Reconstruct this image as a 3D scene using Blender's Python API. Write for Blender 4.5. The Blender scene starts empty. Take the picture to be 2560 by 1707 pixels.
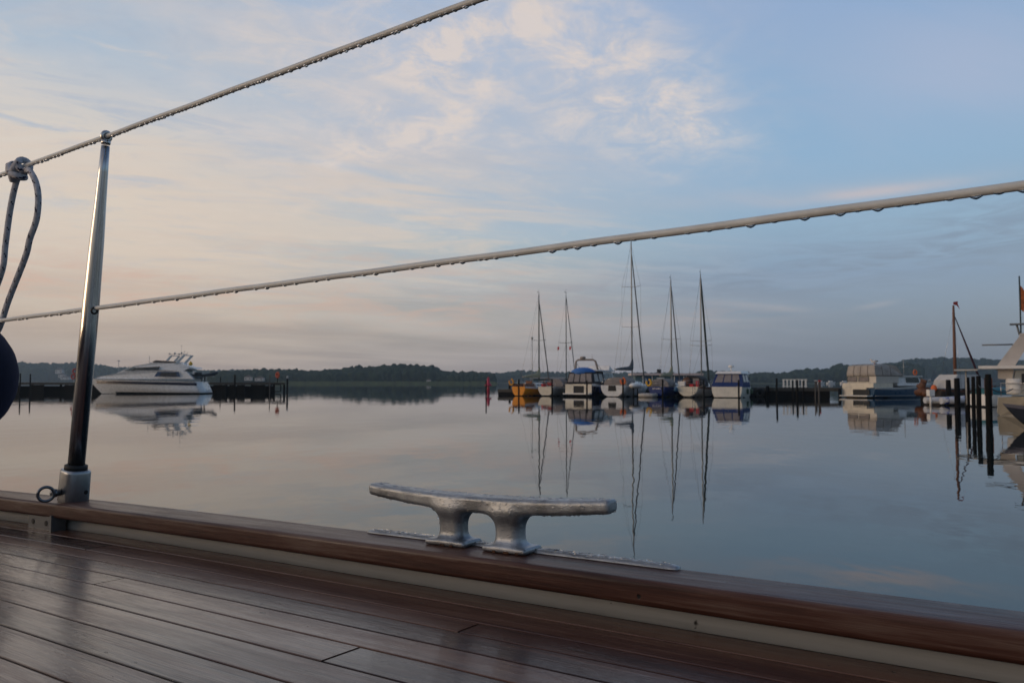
import bpy, math, random
import numpy as np
from mathutils import Vector, Matrix
random.seed(7); rng = np.random.default_rng(7)
scene = bpy.context.scene
COL = scene.collection
PI = math.pi
# ------------------------------------------------------------------ camera
F_PX = 2066.0; HY = 955.0; CAM_H = 1.4          # focal length in photo pixels, horizon row, eye height above water
PITCH = math.atan((HY-853.5)/F_PX)
cam = bpy.data.cameras.new('camera'); cam_o = bpy.data.objects.new('camera', cam); COL.objects.link(cam_o)
cam.sensor_width = 22.3; cam.lens = 22.3*F_PX/2560
cam.clip_start = 0.02; cam.clip_end = 12000
cam_o.location = (0, 0, CAM_H); cam_o.rotation_euler = (PI/2+PITCH, 0, 0)
cam.dof.use_dof = True; cam.dof.focus_distance = 0.95; cam.dof.aperture_fstop = 15
scene.camera = cam_o
vs = scene.view_settings; vs.view_transform = 'Standard'; vs.look = 'None'; vs.exposure = 0; vs.gamma = 1; vs.use_curve_mapping = False

def s2l(c):
    return tuple((x/255/12.92 if x/255 <= .04045 else ((x/255+.055)/1.055)**2.4) for x in c)
# ------------------------------------------------------------------ node helper
class NT:
    def __init__(s, tree): s.t = tree; s.n = tree.nodes; s.l = tree.links
    def new(s, typ, **kw):
        n = s.n.new(typ)
        for k, v in kw.items(): setattr(n, k, v)
        return n
    def put(s, sock, v):
        if isinstance(v, bpy.types.NodeSocket): s.l.new(v, sock)
        else:
            if isinstance(v, (tuple, list)) and len(v) == 3 and sock.type == 'RGBA': v = tuple(v)+(1,)
            sock.default_value = v
    def m(s, op, a, b=0.0, c=None, clamp=False):
        n = s.new('ShaderNodeMath', operation=op, use_clamp=clamp)
        s.put(n.inputs[0], a); s.put(n.inputs[1], b)
        if c is not None: s.put(n.inputs[2], c)
        return n.outputs[0]
    def mix(s, f, a, b, mode='MIX'):
        n = s.new('ShaderNodeMix', data_type='RGBA', blend_type=mode)
        s.put(n.inputs['Factor'], f); s.put(n.inputs[6], a); s.put(n.inputs[7], b)
        return n.outputs[2]
    def ramp(s, f, stops, interp='LINEAR'):
        n = s.new('ShaderNodeValToRGB'); cr = n.color_ramp; cr.interpolation = interp
        while len(cr.elements) < len(stops): cr.elements.new(0.5)
        for e, (p, c) in zip(cr.elements, stops):
            e.position = p; e.color = (tuple(c)+(1,)) if isinstance(c, (tuple, list)) else (c, c, c, 1)
        s.put(n.inputs[0], f); return n.outputs[0]
    def maprange(s, v, a, b, c=0., d=1., smooth=True):
        n = s.new('ShaderNodeMapRange'); n.interpolation_type = 'SMOOTHSTEP' if smooth else 'LINEAR'
        s.put(n.inputs[0], v)
        for i, x in enumerate((a, b, c, d)): n.inputs[i+1].default_value = x
        return n.outputs[0]
    def noise(s, vec, scale, detail=4, rough=.5, dist=0., dim='3D'):
        n = s.new('ShaderNodeTexNoise', noise_dimensions=dim)
        if vec is not None: s.l.new(vec, n.inputs['Vector'])
        n.inputs['Scale'].default_value = scale; n.inputs['Detail'].default_value = detail
        n.inputs['Roughness'].default_value = rough; n.inputs['Distortion'].default_value = dist
        return n.outputs[0]
    def mapping(s, vec, loc=(0,0,0), rot=(0,0,0), sc=(1,1,1)):
        n = s.new('ShaderNodeMapping'); s.l.new(vec, n.inputs[0])
        n.inputs['Location'].default_value = loc; n.inputs['Rotation'].default_value = rot; n.inputs['Scale'].default_value = sc
        return n.outputs[0]
    def combine(s, x, y, z=0.0):
        n = s.new('ShaderNodeCombineXYZ')
        for i, v in enumerate((x, y, z)): s.put(n.inputs[i], v)
        return n.outputs[0]

# ------------------------------------------------------------------ world: dawn sky with thin cloud
SUN_AZ, SUN_EL = math.radians(-104), math.radians(5)      # azimuth from the view axis (+Y), negative = left
world = bpy.data.worlds.new('World'); scene.world = world; world.use_nodes = True
W = NT(world.node_tree); W.n.clear()
tc = W.new('ShaderNodeTexCoord')
sep = W.new('ShaderNodeSeparateXYZ'); W.l.new(tc.outputs['Generated'], sep.inputs[0])
X, Y, Z = sep.outputs
az = W.m('MULTIPLY', W.m('ARCTAN2', X, Y), 180/PI)
el = W.m('MULTIPLY', W.m('ARCSINE', Z), 180/PI)
elp = W.m('MAXIMUM', el, 0.0)
t30 = W.m('DIVIDE', elp, 45.0, clamp=True)
def sky_ramp(st): return W.ramp(t30, [(e/45, s2l(c)) for e, c in st])
left = sky_ramp([(0,(170,156,151)),(3,(184,165,157)),(7,(208,184,170)),(11,(222,204,187)),(15,(219,206,194)),(20,(196,199,205)),(25,(166,184,208)),(45,(92,112,146))])
mid = sky_ramp([(0,(156,149,150)),(3,(162,155,156)),(6,(164,164,170)),(10,(164,182,194)),(15,(172,184,202)),(20,(172,186,208)),(25,(160,182,212)),(45,(84,106,144))])
right = sky_ramp([(0,(118,131,147)),(3,(116,132,157)),(7,(121,143,177)),(10,(134,163,192)),(14,(136,170,202)),(19,(137,169,204)),(25,(138,166,206)),(45,(74,98,138))])
base = W.mix(W.maprange(az, -27, -3), left, mid)
base = W.mix(W.maprange(az, -3, 20), base, right)
base = W.mix(W.maprange(az, -105, -150), base, right)
# cloud layer coordinates: a plane overhead, so texture shrinks towards the horizon
den = W.m('ADD', W.m('MAXIMUM', Z, 0.0), 0.09)
pv = W.combine(W.m('DIVIDE', X, den), W.m('DIVIDE', Y, den))
pvr = W.mapping(pv, rot=(0,0,math.radians(-24)))
streak = W.noise(W.mapping(pvr, sc=(.55,1.5,1)), 1.5, 8, .62, .9)
puff = W.noise(W.mapping(pv, loc=(3.1,1.7,0), sc=(1,.8,1)), 6.2, 12, .68, .5)
broad = W.noise(W.mapping(pvr, loc=(9.2,4.1,0), sc=(.5,1,1)), .8, 4, .55, .4)
cc = W.combine(az, el)
def blob(px, py, sx, sy, rot=0.):
    a0 = math.degrees(math.atan((px-1280)/F_PX)); e0 = math.degrees(math.atan((HY-py)/F_PX*math.cos(math.radians(a0))))
    v = W.new('ShaderNodeVectorMath', operation='SUBTRACT'); W.l.new(cc, v.inputs[0]); v.inputs[1].default_value = (a0, e0, 0)
    mp = W.mapping(v.outputs[0], rot=(0,0,math.radians(-rot)))
    mp = W.mapping(mp, sc=(1/(sx/36.06), 1/(sy/36.06), 0))
    L = W.new('ShaderNodeVectorMath', operation='LENGTH'); W.l.new(mp, L.inputs[0])
    q = W.m('MULTIPLY', L.outputs['Value'], L.outputs['Value'])
    return W.m('EXPONENT', W.m('MULTIPLY', q, -1.0))
def add(*v):
    r = v[0]
    for x in v[1:]: r = W.m('ADD', r, x)
    return r
def mul(a, b): return W.m('MULTIPLY', a, b)
# broad veil breaking up the gradients
veil = mul(W.maprange(broad, .36, .66), .5)
base = W.mix(mul(veil, W.maprange(az, 30, -10)), base, W.mix(W.maprange(az, -20, 20), s2l((222,206,192)), s2l((178,184,206))))
base = W.mix(mul(mul(W.maprange(streak, .42, .66), .36), mul(W.maprange(el, 3, 10, .35, 1.), W.maprange(az, 24, 2, .3, 1.))), base, W.mix(W.maprange(az, -15, 22), s2l((222,200,184)), s2l((160,172,198))))
# clearer blue gaps
gap = add(mul(blob(330,60,520,120,-4), .8), mul(blob(1180,500,330,70,-10), .55), mul(blob(0,20,150,60), .3), mul(blob(1950,330,420,160), .5))
base = W.mix(W.m('MULTIPLY', gap, W.maprange(streak, .7, .35, .35, .9), clamp=True), base, W.mix(W.maprange(az,-10,10), s2l((160,182,205)), s2l((132,170,205))))
# warm puffs, centre top
pm = add(mul(blob(760,80,330,110,10),.6), blob(1080,150,300,130,30), blob(1300,60,260,70), mul(blob(1640,260,190,110,-30),.95), mul(blob(920,350,170,60,20),.7), mul(blob(1400,180,330,150),.75), mul(blob(1750,330,120,60),.6), mul(blob(700,330,380,120,-20),.55), mul(blob(1180,330,220,90),.6))
puff2 = W.noise(W.mapping(pv, loc=(1.2,5.7,0), sc=(.9,.75,1)), 2.4, 9, .6, .5)
pc = mul(mul(W.maprange(puff, .36, .70), W.maprange(puff2, .34, .60, .15, 1.25)), pm)
base = W.mix(W.m('MULTIPLY', mul(pm, W.maprange(puff2, .3, .6, .4, 1.)), .36, clamp=True), base, s2l((192,195,209)))
base = W.mix(W.m('MULTIPLY', pc, .95, clamp=True), base, s2l((222,209,203)))
ls = mul(add(blob(420,420,700,230,-12), mul(blob(100,200,300,160),.8)), W.maprange(W.noise(W.mapping(pvr, loc=(4,2,0), sc=(.8,1.7,1)), 2.6, 9, .66, .7), .5, .68))
base = W.mix(W.m('MULTIPLY', ls, .62, clamp=True), base, s2l((176,184,200)))
mot = W.noise(W.mapping(pvr, loc=(7,1,0), sc=(.9,1.5,1)), 4.6, 10, .66, .8)
hi = W.maprange(el, 3, 11, .25, 1.)
base = W.mix(mul(mul(W.maprange(mot, .5, .68), mul(hi, W.maprange(az, 18, -6))), .34), base, s2l((226,210,198)))
base = W.mix(mul(mul(W.maprange(mot, .48, .32), mul(hi, W.maprange(az, 22, -6))), .26), base, s2l((168,178,196)))
# streaky cream cloud in the middle left and cream glow at far left
sm = add(blob(1000,520,420,95,-8), mul(blob(760,650,500,60,-4),.5), mul(blob(250,560,380,80,-6),.5), mul(blob(120,300,260,150),.8))
base = W.mix(W.m('MULTIPLY', mul(W.maprange(streak, .42, .62), sm), .85, clamp=True), base, s2l((222,202,186)))
sk2 = W.noise(W.combine(mul(az,.16), mul(el,1.05)), 1.2, 6, .6, 1.2)
band = mul(add(blob(500,735,700,55,-3), mul(blob(1000,660,500,28,-5),.7), mul(blob(1350,770,420,45,-2),.8), mul(blob(150,690,400,60,-4),.6)), W.maprange(sk2, .42, .66))
base = W.mix(W.m('MULTIPLY', band, .62, clamp=True), base, s2l((212,177,162)))
# right hand side: lilac haze top right, grey bands, small pink streaks
lil = mul(blob(2470,150,330,140,-8), W.maprange(streak, .25, .7, .55, 1.))
base = W.mix(W.m('MULTIPLY', lil, .7, clamp=True), base, s2l((172,180,206)))
gb = mul(add(blob(2250,650,620,80,6), mul(blob(1750,720,500,50,3),.7), mul(blob(2500,560,260,60,14),.6)), W.maprange(sk2, .36, .64))
base = W.mix(W.m('MULTIPLY', gb, .58, clamp=True), base, s2l((116,132,162)))
st = add(mul(blob(2190,478,190,13,2), 1.0), mul(blob(1890,764,110,9,-7), .55), mul(blob(2195,762,42,6,8), .4), mul(blob(1640,800,220,8,-1), .35), mul(blob(1900,490,420,20,1), .35))
base = W.mix(W.m('MULTIPLY', mul(st, W.maprange(streak,.3,.6,.5,1.)), .75, clamp=True), base, s2l((196,182,186)))
# behind the camera the sky is heavier and darker
back = W.maprange(W.m('ADD', mul(Y, .75), mul(X, -.75)), -.8, .45, .62, 1.0)
cbk = W.mix(1.0, base, W.combine(back, back, back), 'MULTIPLY')
nis = W.new('ShaderNodeTexSky', sky_type='NISHITA', sun_disc=False, sun_elevation=SUN_EL, sun_rotation=SUN_AZ, air_density=1.0, dust_density=2.0)
bg1 = W.new('ShaderNodeBackground'); W.l.new(cbk, bg1.inputs[0]); bg1.inputs[1].default_value = 0.90
bg2 = W.new('ShaderNodeBackground'); W.l.new(nis.outputs[0], bg2.inputs[0]); bg2.inputs[1].default_value = 0.05
ads = W.new('ShaderNodeAddShader'); W.l.new(bg1.outputs[0], ads.inputs[0]); W.l.new(bg2.outputs[0], ads.inputs[1])
wo = W.new('ShaderNodeOutputWorld'); W.l.new(ads.outputs[0], wo.inputs['Surface'])
world.cycles.sampling_method = 'MANUAL'; world.cycles.sample_map_resolution = 1024
# ------------------------------------------------------------------ sun (very low, veiled)
sun = bpy.data.lights.new('sun', 'SUN'); sun.energy = 0.75; sun.angle = math.radians(26); sun.color = (1.0, .78, .62)
sun_o = bpy.data.objects.new('sun', sun); COL.objects.link(sun_o)
sd = Vector((math.sin(SUN_AZ)*math.cos(SUN_EL), math.cos(SUN_AZ)*math.cos(SUN_EL), math.sin(SUN_EL)))
sun_o.rotation_euler = sd.to_track_quat('Z', 'Y').to_euler(); sun_o.location = sd*50

# ------------------------------------------------------------------ materials
MATS = {}
def mat(name, col, rough=.5, metal=0., var=.12, scale=3., coat=0., bump=0., spec=.5, trans=0., ior=1.45, vcol=False):
    if name in MATS: return MATS[name]
    m = bpy.data.materials.new(name); m.use_nodes = True; t = NT(m.node_tree)
    b = t.n['Principled BSDF']; c = t.new('ShaderNodeTexCoord')
    n = t.noise(c.outputs['Object'], scale, 5, .6)
    k = t.maprange(n, .3, .7, 1-var, 1+var*.6, False)
    out = t.mix(1., col if len(col) == 3 else col[:3], t.combine(k, k, k), 'MULTIPLY')
    t.l.new(out, b.inputs['Base Color'])
    b.inputs['Metallic'].default_value = metal; b.inputs['IOR'].default_value = ior
    t.l.new(t.maprange(n, .3, .7, max(.02, rough*.85), min(1, rough*1.15), False), b.inputs['Roughness'])
    b.inputs['Coat Weight'].default_value = coat; b.inputs['Transmission Weight'].default_value = trans
    b.inputs['Specular IOR Level'].default_value = spec
    if bump:
        bn = t.new('ShaderNodeBump'); bn.inputs['Strength'].default_value = bump; bn.inputs['Distance'].default_value = .01
        t.l.new(t.noise(c.outputs['Object'], scale*14, 4, .6), bn.inputs['Height']); t.l.new(bn.outputs[0], b.inputs['Normal'])
    MATS[name] = m; return m
white = mat('white_gelcoat', (.76,.76,.75), .28); cream = mat('cream_gelcoat', (.74,.67,.54), .3)
offw = mat('offwhite_paint', (.5,.5,.48), .4); grey = mat('grey_gelcoat', (.26,.26,.25), .35)
navy = mat('navy_gelcoat', (.012,.017,.04), .2); blue = mat('blue_gelcoat', (.012,.035,.16), .25)
steelb = mat('steel_blue_hull', (.02,.065,.13), .3); yellow = mat('ochre_yellow_gelcoat', (.82,.29,.01), .3)
orange = mat('orange_plastic', (.75,.16,.03), .5); red = mat('red_paint', (.5,.02,.03), .5)
buoyy = mat('yellow_plastic', (.75,.42,.03), .5); black = mat('black_rubber', (.012,.012,.012), .6)
dark = mat('dark_wet_timber', (.010,.009,.008), .8, var=.5, scale=4, spec=.12); deckwood = mat('pontoon_deck_timber', (.05,.046,.038), .7, var=.4)
glass = mat('dark_window_glass', (.015,.02,.024), .08); glassb = mat('blue_window_glass', (.015,.05,.12), .08)
clearw = mat('clear_canopy_vinyl', (.24,.21,.20), .2, var=.25); canvas_b = mat('black_canvas', (.015,.015,.018), .8)
canvas_n = mat('blue_canvas', (.012,.035,.14), .8); canvas_c = mat('bright_blue_tarpaulin', (.03,.14,.42), .6, bump=.3)
canvas_t = mat('tan_canvas', (.36,.33,.21), .85, bump=.3); canvas_g = mat('grey_canvas', (.10,.105,.11), .85, bump=.3)
canvas_k = mat('khaki_canvas', (.33,.28,.24), .85, bump=.3); hood = mat('grey_beige_sprayhood', (.24,.21,.19), .85)
alu = mat('aluminium_spar', (.36,.36,.33), .4, metal=.3); spard = mat('dark_spar', (.03,.045,.04), .4)
varn = mat('varnished_timber', (.18,.06,.025), .35); steel = mat('stainless_rail', (.5,.5,.5), .2, metal=.9)
antif = mat('dark_antifouling', (.006,.008,.008), .8, spec=.1); tealc = mat('teal_cladding', (.06,.12,.14), .5)
rust = mat('brown_painted_timber', (.11,.04,.015), .6, var=.4); winpl = mat('white_plastic', (.78,.76,.72), .4)

# ------------------------------------------------------------------ mesh builder
class MB:
    def __init__(s): s.v = []; s.f = []; s.mi = []; s.sm = []
    def add(s, vs_, fs, mi=0, smooth=False):
        o = len(s.v); s.v += [tuple(p) for p in vs_]
        for i, f in enumerate(fs):
            s.f.append(tuple(o+j for j in f)); s.mi.append(mi[i] if isinstance(mi, list) else mi); s.sm.append(smooth)
        return s
    def box(s, c, d, mi=0, rz=0., ry=0., rx=0., bev=0.):
        x, y, z = d[0]/2, d[1]/2, d[2]/2
        M = Matrix.Rotation(rz,3,'Z') @ Matrix.Rotation(ry,3,'Y') @ Matrix.Rotation(rx,3,'X'); c = Vector(c)
        P = [Vector((a*x,b*y,e*z)) for a in (-1,1) for b in (-1,1) for e in (-1,1)]
        s.add([c+M@p for p in P], [(0,1,3,2),(4,6,7,5),(0,4,5,1),(2,3,7,6),(0,2,6,4),(1,5,7,3)], mi); return s
    def tube(s, pts, r, n=8, mi=0, cap=True, flat=None):
        pts = [Vector(p) for p in pts]; N = len(pts); rs = r if isinstance(r, (list, tuple)) else [r]*N
        vs_, fs = [], []; up = None
        for i, p in enumerate(pts):
            d = (pts[min(i+1,N-1)]-pts[max(i-1,0)]); d = d.normalized() if d.length > 1e-9 else Vector((0,0,1))
            if up is None: up = Vector((0,0,1)) if abs(d.z) < .9 else Vector((0,1,0))
            a = d.cross(up).normalized(); b = a.cross(d).normalized(); up = b
            for k in range(n):
                th = 2*PI*k/n; vs_.append(p + a*math.cos(th)*rs[i] + b*math.sin(th)*rs[i]*(flat or 1))
        for i in range(N-1):
            for k in range(n): fs.append((i*n+k, i*n+(k+1)%n, (i+1)*n+(k+1)%n, (i+1)*n+k))
        s.add(vs_, fs, mi, True)
        if cap:
            o = len(s.v)-len(vs_); s.f += [tuple(o+k for k in range(n))[::-1], tuple(o+(N-1)*n+k for k in range(n))]; s.mi += [mi]*2; s.sm += [False]*2
        return s
    def lathe(s, prof, c=(0,0,0), n=24, mi=0, axis=None, cap=True):
        M = Vector(axis).to_track_quat('Z','Y').to_matrix() if axis else Matrix.Identity(3); c = Vector(c)
        vs_ = [c + M@Vector((r*math.cos(2*PI*k/n), r*math.sin(2*PI*k/n), z)) for r, z in prof for k in range(n)]
        fs = [(i*n+k, i*n+(k+1)%n, (i+1)*n+(k+1)%n, (i+1)*n+k) for i in range(len(prof)-1) for k in range(n)]
        s.add(vs_, fs, mi, True)
        if cap:
            o = len(s.v)-len(vs_); s.f += [tuple(o+k for k in range(n))[::-1], tuple(o+(len(prof)-1)*n+k for k in range(n))]; s.mi += [mi]*2; s.sm += [False]*2
        return s
    def sphere(s, c, r, n=12, mi=0, sc=(1,1,1), jitter=0.):
        prof = []; c = Vector(c); m = n//2+1
        vs_ = [c+Vector((0,0,-r*sc[2]))]
        for i in range(1, m):
            ph = -PI/2+PI*i/m
            for k in range(n):
                th = 2*PI*k/n; j = 1+random.uniform(-jitter, jitter)
                vs_.append(c+Vector((r*j*math.cos(ph)*math.cos(th)*sc[0], r*j*math.cos(ph)*math.sin(th)*sc[1], r*j*math.sin(ph)*sc[2])))
        vs_.append(c+Vector((0,0,r*sc[2]))); fs = []
        for k in range(n): fs.append((0, 1+(k+1)%n, 1+k))
        for i in range(m-2):
            for k in range(n): fs.append((1+i*n+k, 1+i*n+(k+1)%n, 1+(i+1)*n+(k+1)%n, 1+(i+1)*n+k))
        L = len(vs_)-1
        for k in range(n): fs.append((1+(m-2)*n+k, 1+(m-2)*n+(k+1)%n, L))
        s.add(vs_, fs, mi, True); return s
    def torus(s, c, R, r, axis=(1,0,0), n=20, k=8, mi=0):
        M = Vector(axis).to_track_quat('Z','Y').to_matrix(); c = Vector(c); vs_ = []; fs = []
        for i in range(n):
            for j in range(k):
                a = 2*PI*i/n; b = 2*PI*j/k
                vs_.append(c+M@Vector(((R+r*math.cos(b))*math.cos(a), (R+r*math.cos(b))*math.sin(a), r*math.sin(b))))
                fs.append((i*k+j, ((i+1)%n)*k+j, ((i+1)%n)*k+(j+1)%k, i*k+(j+1)%k))
        s.add(vs_, fs, mi, True); return s
    def prism(s, prof, hw, mi=0, smooth=False, y0=0.):
        """side profile (x,z) polygon extruded across; hw(x,z) = half width there"""
        if not callable(hw): h_ = hw; hw = lambda x, z: h_
        n = len(prof); vs_ = [(x, y0+hw(x,z), z) for x, z in prof]+[(x, y0-hw(x,z), z) for x, z in prof]
        fs = [(i, (i+1)%n, n+(i+1)%n, n+i) for i in range(n)] + [tuple(range(n))[::-1], tuple(range(n,2*n))]
        s.add(vs_, fs, mi, smooth); return s
    def plate(s, pts, nrm, th, mi=0):
        nrm = Vector(nrm).normalized()*th; n = len(pts); P = [Vector(p) for p in pts]
        s.add(P+[p+nrm for p in P], [tuple(range(n))[::-1], tuple(range(n,2*n))]+[(i,(i+1)%n,n+(i+1)%n,n+i) for i in range(n)], mi); return s
    def build(s, name, mats, parent=None, M=None, fix=True):
        me = bpy.data.meshes.new(name); me.from_pydata(s.v, [], s.f)
        for m in (mats if isinstance(mats, (list, tuple)) else [mats]): me.materials.append(m)
        me.polygons.foreach_set('material_index', s.mi); me.polygons.foreach_set('use_smooth', s.sm)
        if fix:
            import bmesh
            bm = bmesh.new(); bm.from_mesh(me); bmesh.ops.recalc_face_normals(bm, faces=bm.faces); bm.to_mesh(me); bm.free()
        me.update()
        o = bpy.data.objects.new(name, me); COL.objects.link(o)
        if parent: o.parent = parent
        if M is not None: o.matrix_world = M
        return o
def tag(o, label=None, cat=None, group=None, kind=None):
    for k, v in (('label',label),('category',cat),('group',group),('kind',kind)):
        if v: o[k] = v
    return o
def empty(name, M, label, cat, group=None):
    o = bpy.data.objects.new(name, None); COL.objects.link(o); o.empty_display_size = .1
    o.matrix_world = M; return tag(o, label, cat, group)
def at(px, depth, z=0.):            # point at a photo column, so many metres ahead, height z above the water
    return Vector(((px-1280)/F_PX*depth*1.0, depth, z))
def place(px, depth, head):          # frame: x = forward, heading degrees clockwise from the view axis
    return Matrix.Translation(at(px, depth)) @ Matrix.Rotation(PI/2-math.radians(head), 4, 'Z')

# ------------------------------------------------------------------ water, land
def water_material():
    m = bpy.data.materials.new('calm_water'); m.use_nodes = True; t = NT(m.node_tree); b = t.n['Principled BSDF']
    b.inputs['Base Color'].default_value = (.005,.013,.015,1); b.inputs['IOR'].default_value = 1.27
    b.inputs['Roughness'].default_value = .015
    c = t.new('ShaderNodeTexCoord').outputs['Object']
    n1 = t.noise(t.mapping(c, sc=(.9,.55,1)), 1.0, 3, .5); n2 = t.noise(t.mapping(c, sc=(.12,.05,1)), 1.0, 2, .5)
    n3 = t.noise(t.mapping(c, sc=(4.,2.4,1)), 1.0, 2, .5)
    h = t.m('ADD', t.m('MULTIPLY', n1, .010), t.m('ADD', t.m('MULTIPLY', n2, .03), t.m('MULTIPLY', n3, .0007)))
    bp = t.new('ShaderNodeBump'); bp.inputs['Strength'].default_value = .55; bp.inputs['Distance'].default_value = 1.0
    t.l.new(h, bp.inputs['Height']); t.l.new(bp.outputs[0], b.inputs['Normal'])
    return m
mb = MB(); mb.add([(-5000,-600,0),(5000,-600,0),(5000,7000,0),(-5000,7000,0)], [(0,1,2,3)])
wat = mb.build('water', water_material()); tag(wat, kind='structure')

leafm = bpy.data.materials.new('tree_foliage'); leafm.use_nodes = True
t = NT(leafm.node_tree); b = t.n['Principled BSDF']; c = t.new('ShaderNodeTexCoord').outputs['Object']
n = t.noise(c, .22, 6, .7)
t.l.new(t.ramp(n, [(.3,(.012,.026,.018)),(.55,(.026,.046,.026)),(.75,(.045,.068,.036))]), b.inputs['Base Color']); b.inputs['Roughness'].default_value = .9
b.inputs['Specular IOR Level'].default_value = .1
reedm = mat('reeds', (.09,.12,.05), .9, var=.4, scale=.2); landm = mat('meadow_ground', (.05,.07,.03), .95, var=.4, scale=.02)

def ico(sub):
    import bmesh
    bm = bmesh.new(); bmesh.ops.create_icosphere(bm, subdivisions=sub, radius=1); bm.verts.ensure_lookup_table()
    v = np.array([p.co[:] for p in bm.verts]); f = np.array([[q.index for q in p.verts] for p in bm.faces]); bm.free(); return v, f
IV, IF = ico(3)
def wood(px_tops, depth, rows, name='wood', seed=1, size=7., spread=40., ground=0.5):
    """many lumpy crowns on rising ground; px_tops = [(photo x, photo y of the skyline)]"""
    r = np.random.default_rng(seed); xs = np.array([p[0] for p in px_tops], float); ys = np.array([p[1] for p in px_tops], float)
    V, Fc = [], []; o = 0; vol = depth/F_PX
    for row in range(rows):
        d = depth + spread*row/max(1, rows-1); q = (row+1)/rows
        x = xs[0]
        while x < xs[-1]:
            top = (HY-np.interp(x, xs, ys))*vol*(d/depth)+CAM_H      # skyline height in metres at this row
            top *= (.62+.38*q); sz = size*r.uniform(.6, 1.25); sz = min(sz, max(1.5, top*.62))
            top_c = top*r.uniform(.93, 1.04)
            P = Vector(at(x, d)); hz = top_c*.5 if row else top_c*.55
            sc = np.array([sz*r.uniform(.8,1.2), sz, sz*r.uniform(.75,1.1)])
            cz = top_c - sc[2]*.9
            ph = r.uniform(0, 6.28, 6); k = r.uniform(1.8, 4.5, 6)
            dd = 1 + .13*np.sin(k[0]*IV[:,0]*2+ph[0])*np.sin(k[1]*IV[:,2]*2+ph[1]) + .1*np.sin(k[2]*3*IV[:,1]+ph[2])*np.sin(k[3]*3*IV[:,0]+ph[3]) + r.normal(0, .05, len(IV))
            v = IV*dd[:,None]*sc; v[:,2] *= np.where(v[:,2] < 0, max(1., cz/sc[2])*1.0, 1.)
            v += np.array([P.x, P.y, cz]); v[:,2] = np.maximum(v[:,2], -.3)
            V.append(v); Fc.append(IF+o); o += len(IV)
            x += sz*r.uniform(.75, 1.3)/vol
    V = np.concatenate(V); Fc = np.concatenate(Fc)
    me = bpy.data.meshes.new(name); me.vertices.add(len(V)); me.vertices.foreach_set('co', V.ravel())
    me.loops.add(Fc.size); me.loops.foreach_set('vertex_index', Fc.ravel().astype(np.int32))
    me.polygons.add(len(Fc)); me.polygons.foreach_set('loop_start', np.arange(0, Fc.size, 3, dtype=np.int32))
    me.polygons.foreach_set('loop_total', np.full(len(Fc), 3, dtype=np.int32)); me.update(); me.materials.append(leafm)
    ob = bpy.data.objects.new(name, me); COL.objects.link(ob); return ob
far_left = [(-1000,915),(-300,908),(0,905),(60,906),(130,909),(190,906),(250,913),(300,917),(340,919),(400,921),(470,922),(520,926),(600,925),(660,923),(700,926)]
tag(wood(far_left, 1300, 4, seed=2, size=8, spread=120), 'pale hazy wooded slope on the far shore behind the motor yacht', 'wood', kind='stuff')
tag(wood([(540,930),(600,926),(680,922),(745,923),(765,926),(800,924),(845,923),(852,927),(868,920),(900,914),(920,917),(938,920),(950,914),(1000,911),(1040,912),(1060,913),(1080,917),(1100,926),(1115,929),(1160,930),(1230,931)], 620, 3, seed=3, size=5.0, spread=40), 'dark rounded wood on the low shore right of the pontoon end', 'wood', kind='stuff')
tag(wood([(1000,930),(1100,931),(1250,932),(1285,929),(1300,924),(1325,926),(1345,931),(1400,930),(1500,933),(1620,931),(1640,930),(1700,934),(1800,934)], 1150, 3, seed=4, size=7, spread=90), 'low hazy tree line on the far shore behind the sailboat masts', 'wood', kind='stuff')
tag(wood([(1730,934),(1760,928),(1800,927),(1850,929),(1890,933),(1920,929),(1950,934),(1985,926),(2020,922),(2060,924),(2085,914),(2110,911),(2140,913),(2200,914),(2240,910),(2300,908)], 760, 3, seed=5, size=5.5, spread=50), 'dark green tree line on the shore beyond the long pontoon', 'wood', kind='stuff')
tag(wood([(2160,916),(2230,906),(2270,897),(2310,894),(2380,895),(2430,896),(2480,899),(2560,903),(2700,904),(3100,915)], 1050, 5, seed=6, size=7, spread=160), 'broad wooded hill above the right end of the marina', 'wood', kind='stuff')
def land(px0, px1, d0, d1, h, name='shore'):
    A, B_, C_, D = at(px0,d0,-.5), at(px1,d0,-.5), at(px1,d1,h), at(px0,d1,h)
    A2, B2 = at(px0,d0+4,.7), at(px1,d0+4,.7)
    m_ = MB(); m_.add([A,B_,B2,A2,C_,D], [(0,1,2,3),(3,2,4,5)]); return tag(m_.build(name, landm), kind='structure')
land(-1800, 760, 1270, 1540, 12); land(520, 1245, 600, 1100, 1.5); land(960, 1850, 1130, 1540, 3); land(1700, 2420, 745, 1300, 3); land(2100, 4200, 1030, 1540, 10)
# reed belt in front of the middle wood
rm = MB()
for i in range(900):
    p = at(random.uniform(690,1240), random.uniform(585,602)); h = random.uniform(1.0,1.9); w = random.uniform(.8,1.8)
    rm.add([p+Vector((-w,0,-.1)), p+Vector((w,0,-.1)), p+Vector((w*.6,.4,h)), p+Vector((0,.2,h*1.15)), p+Vector((-w*.7,.4,h*.9))], [(0,1,2,3,4)])
tag(rm.build('reed_bed', reedm, fix=False), 'pale green reed belt along the water below the dark wood', 'reeds', kind='stuff')
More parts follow.
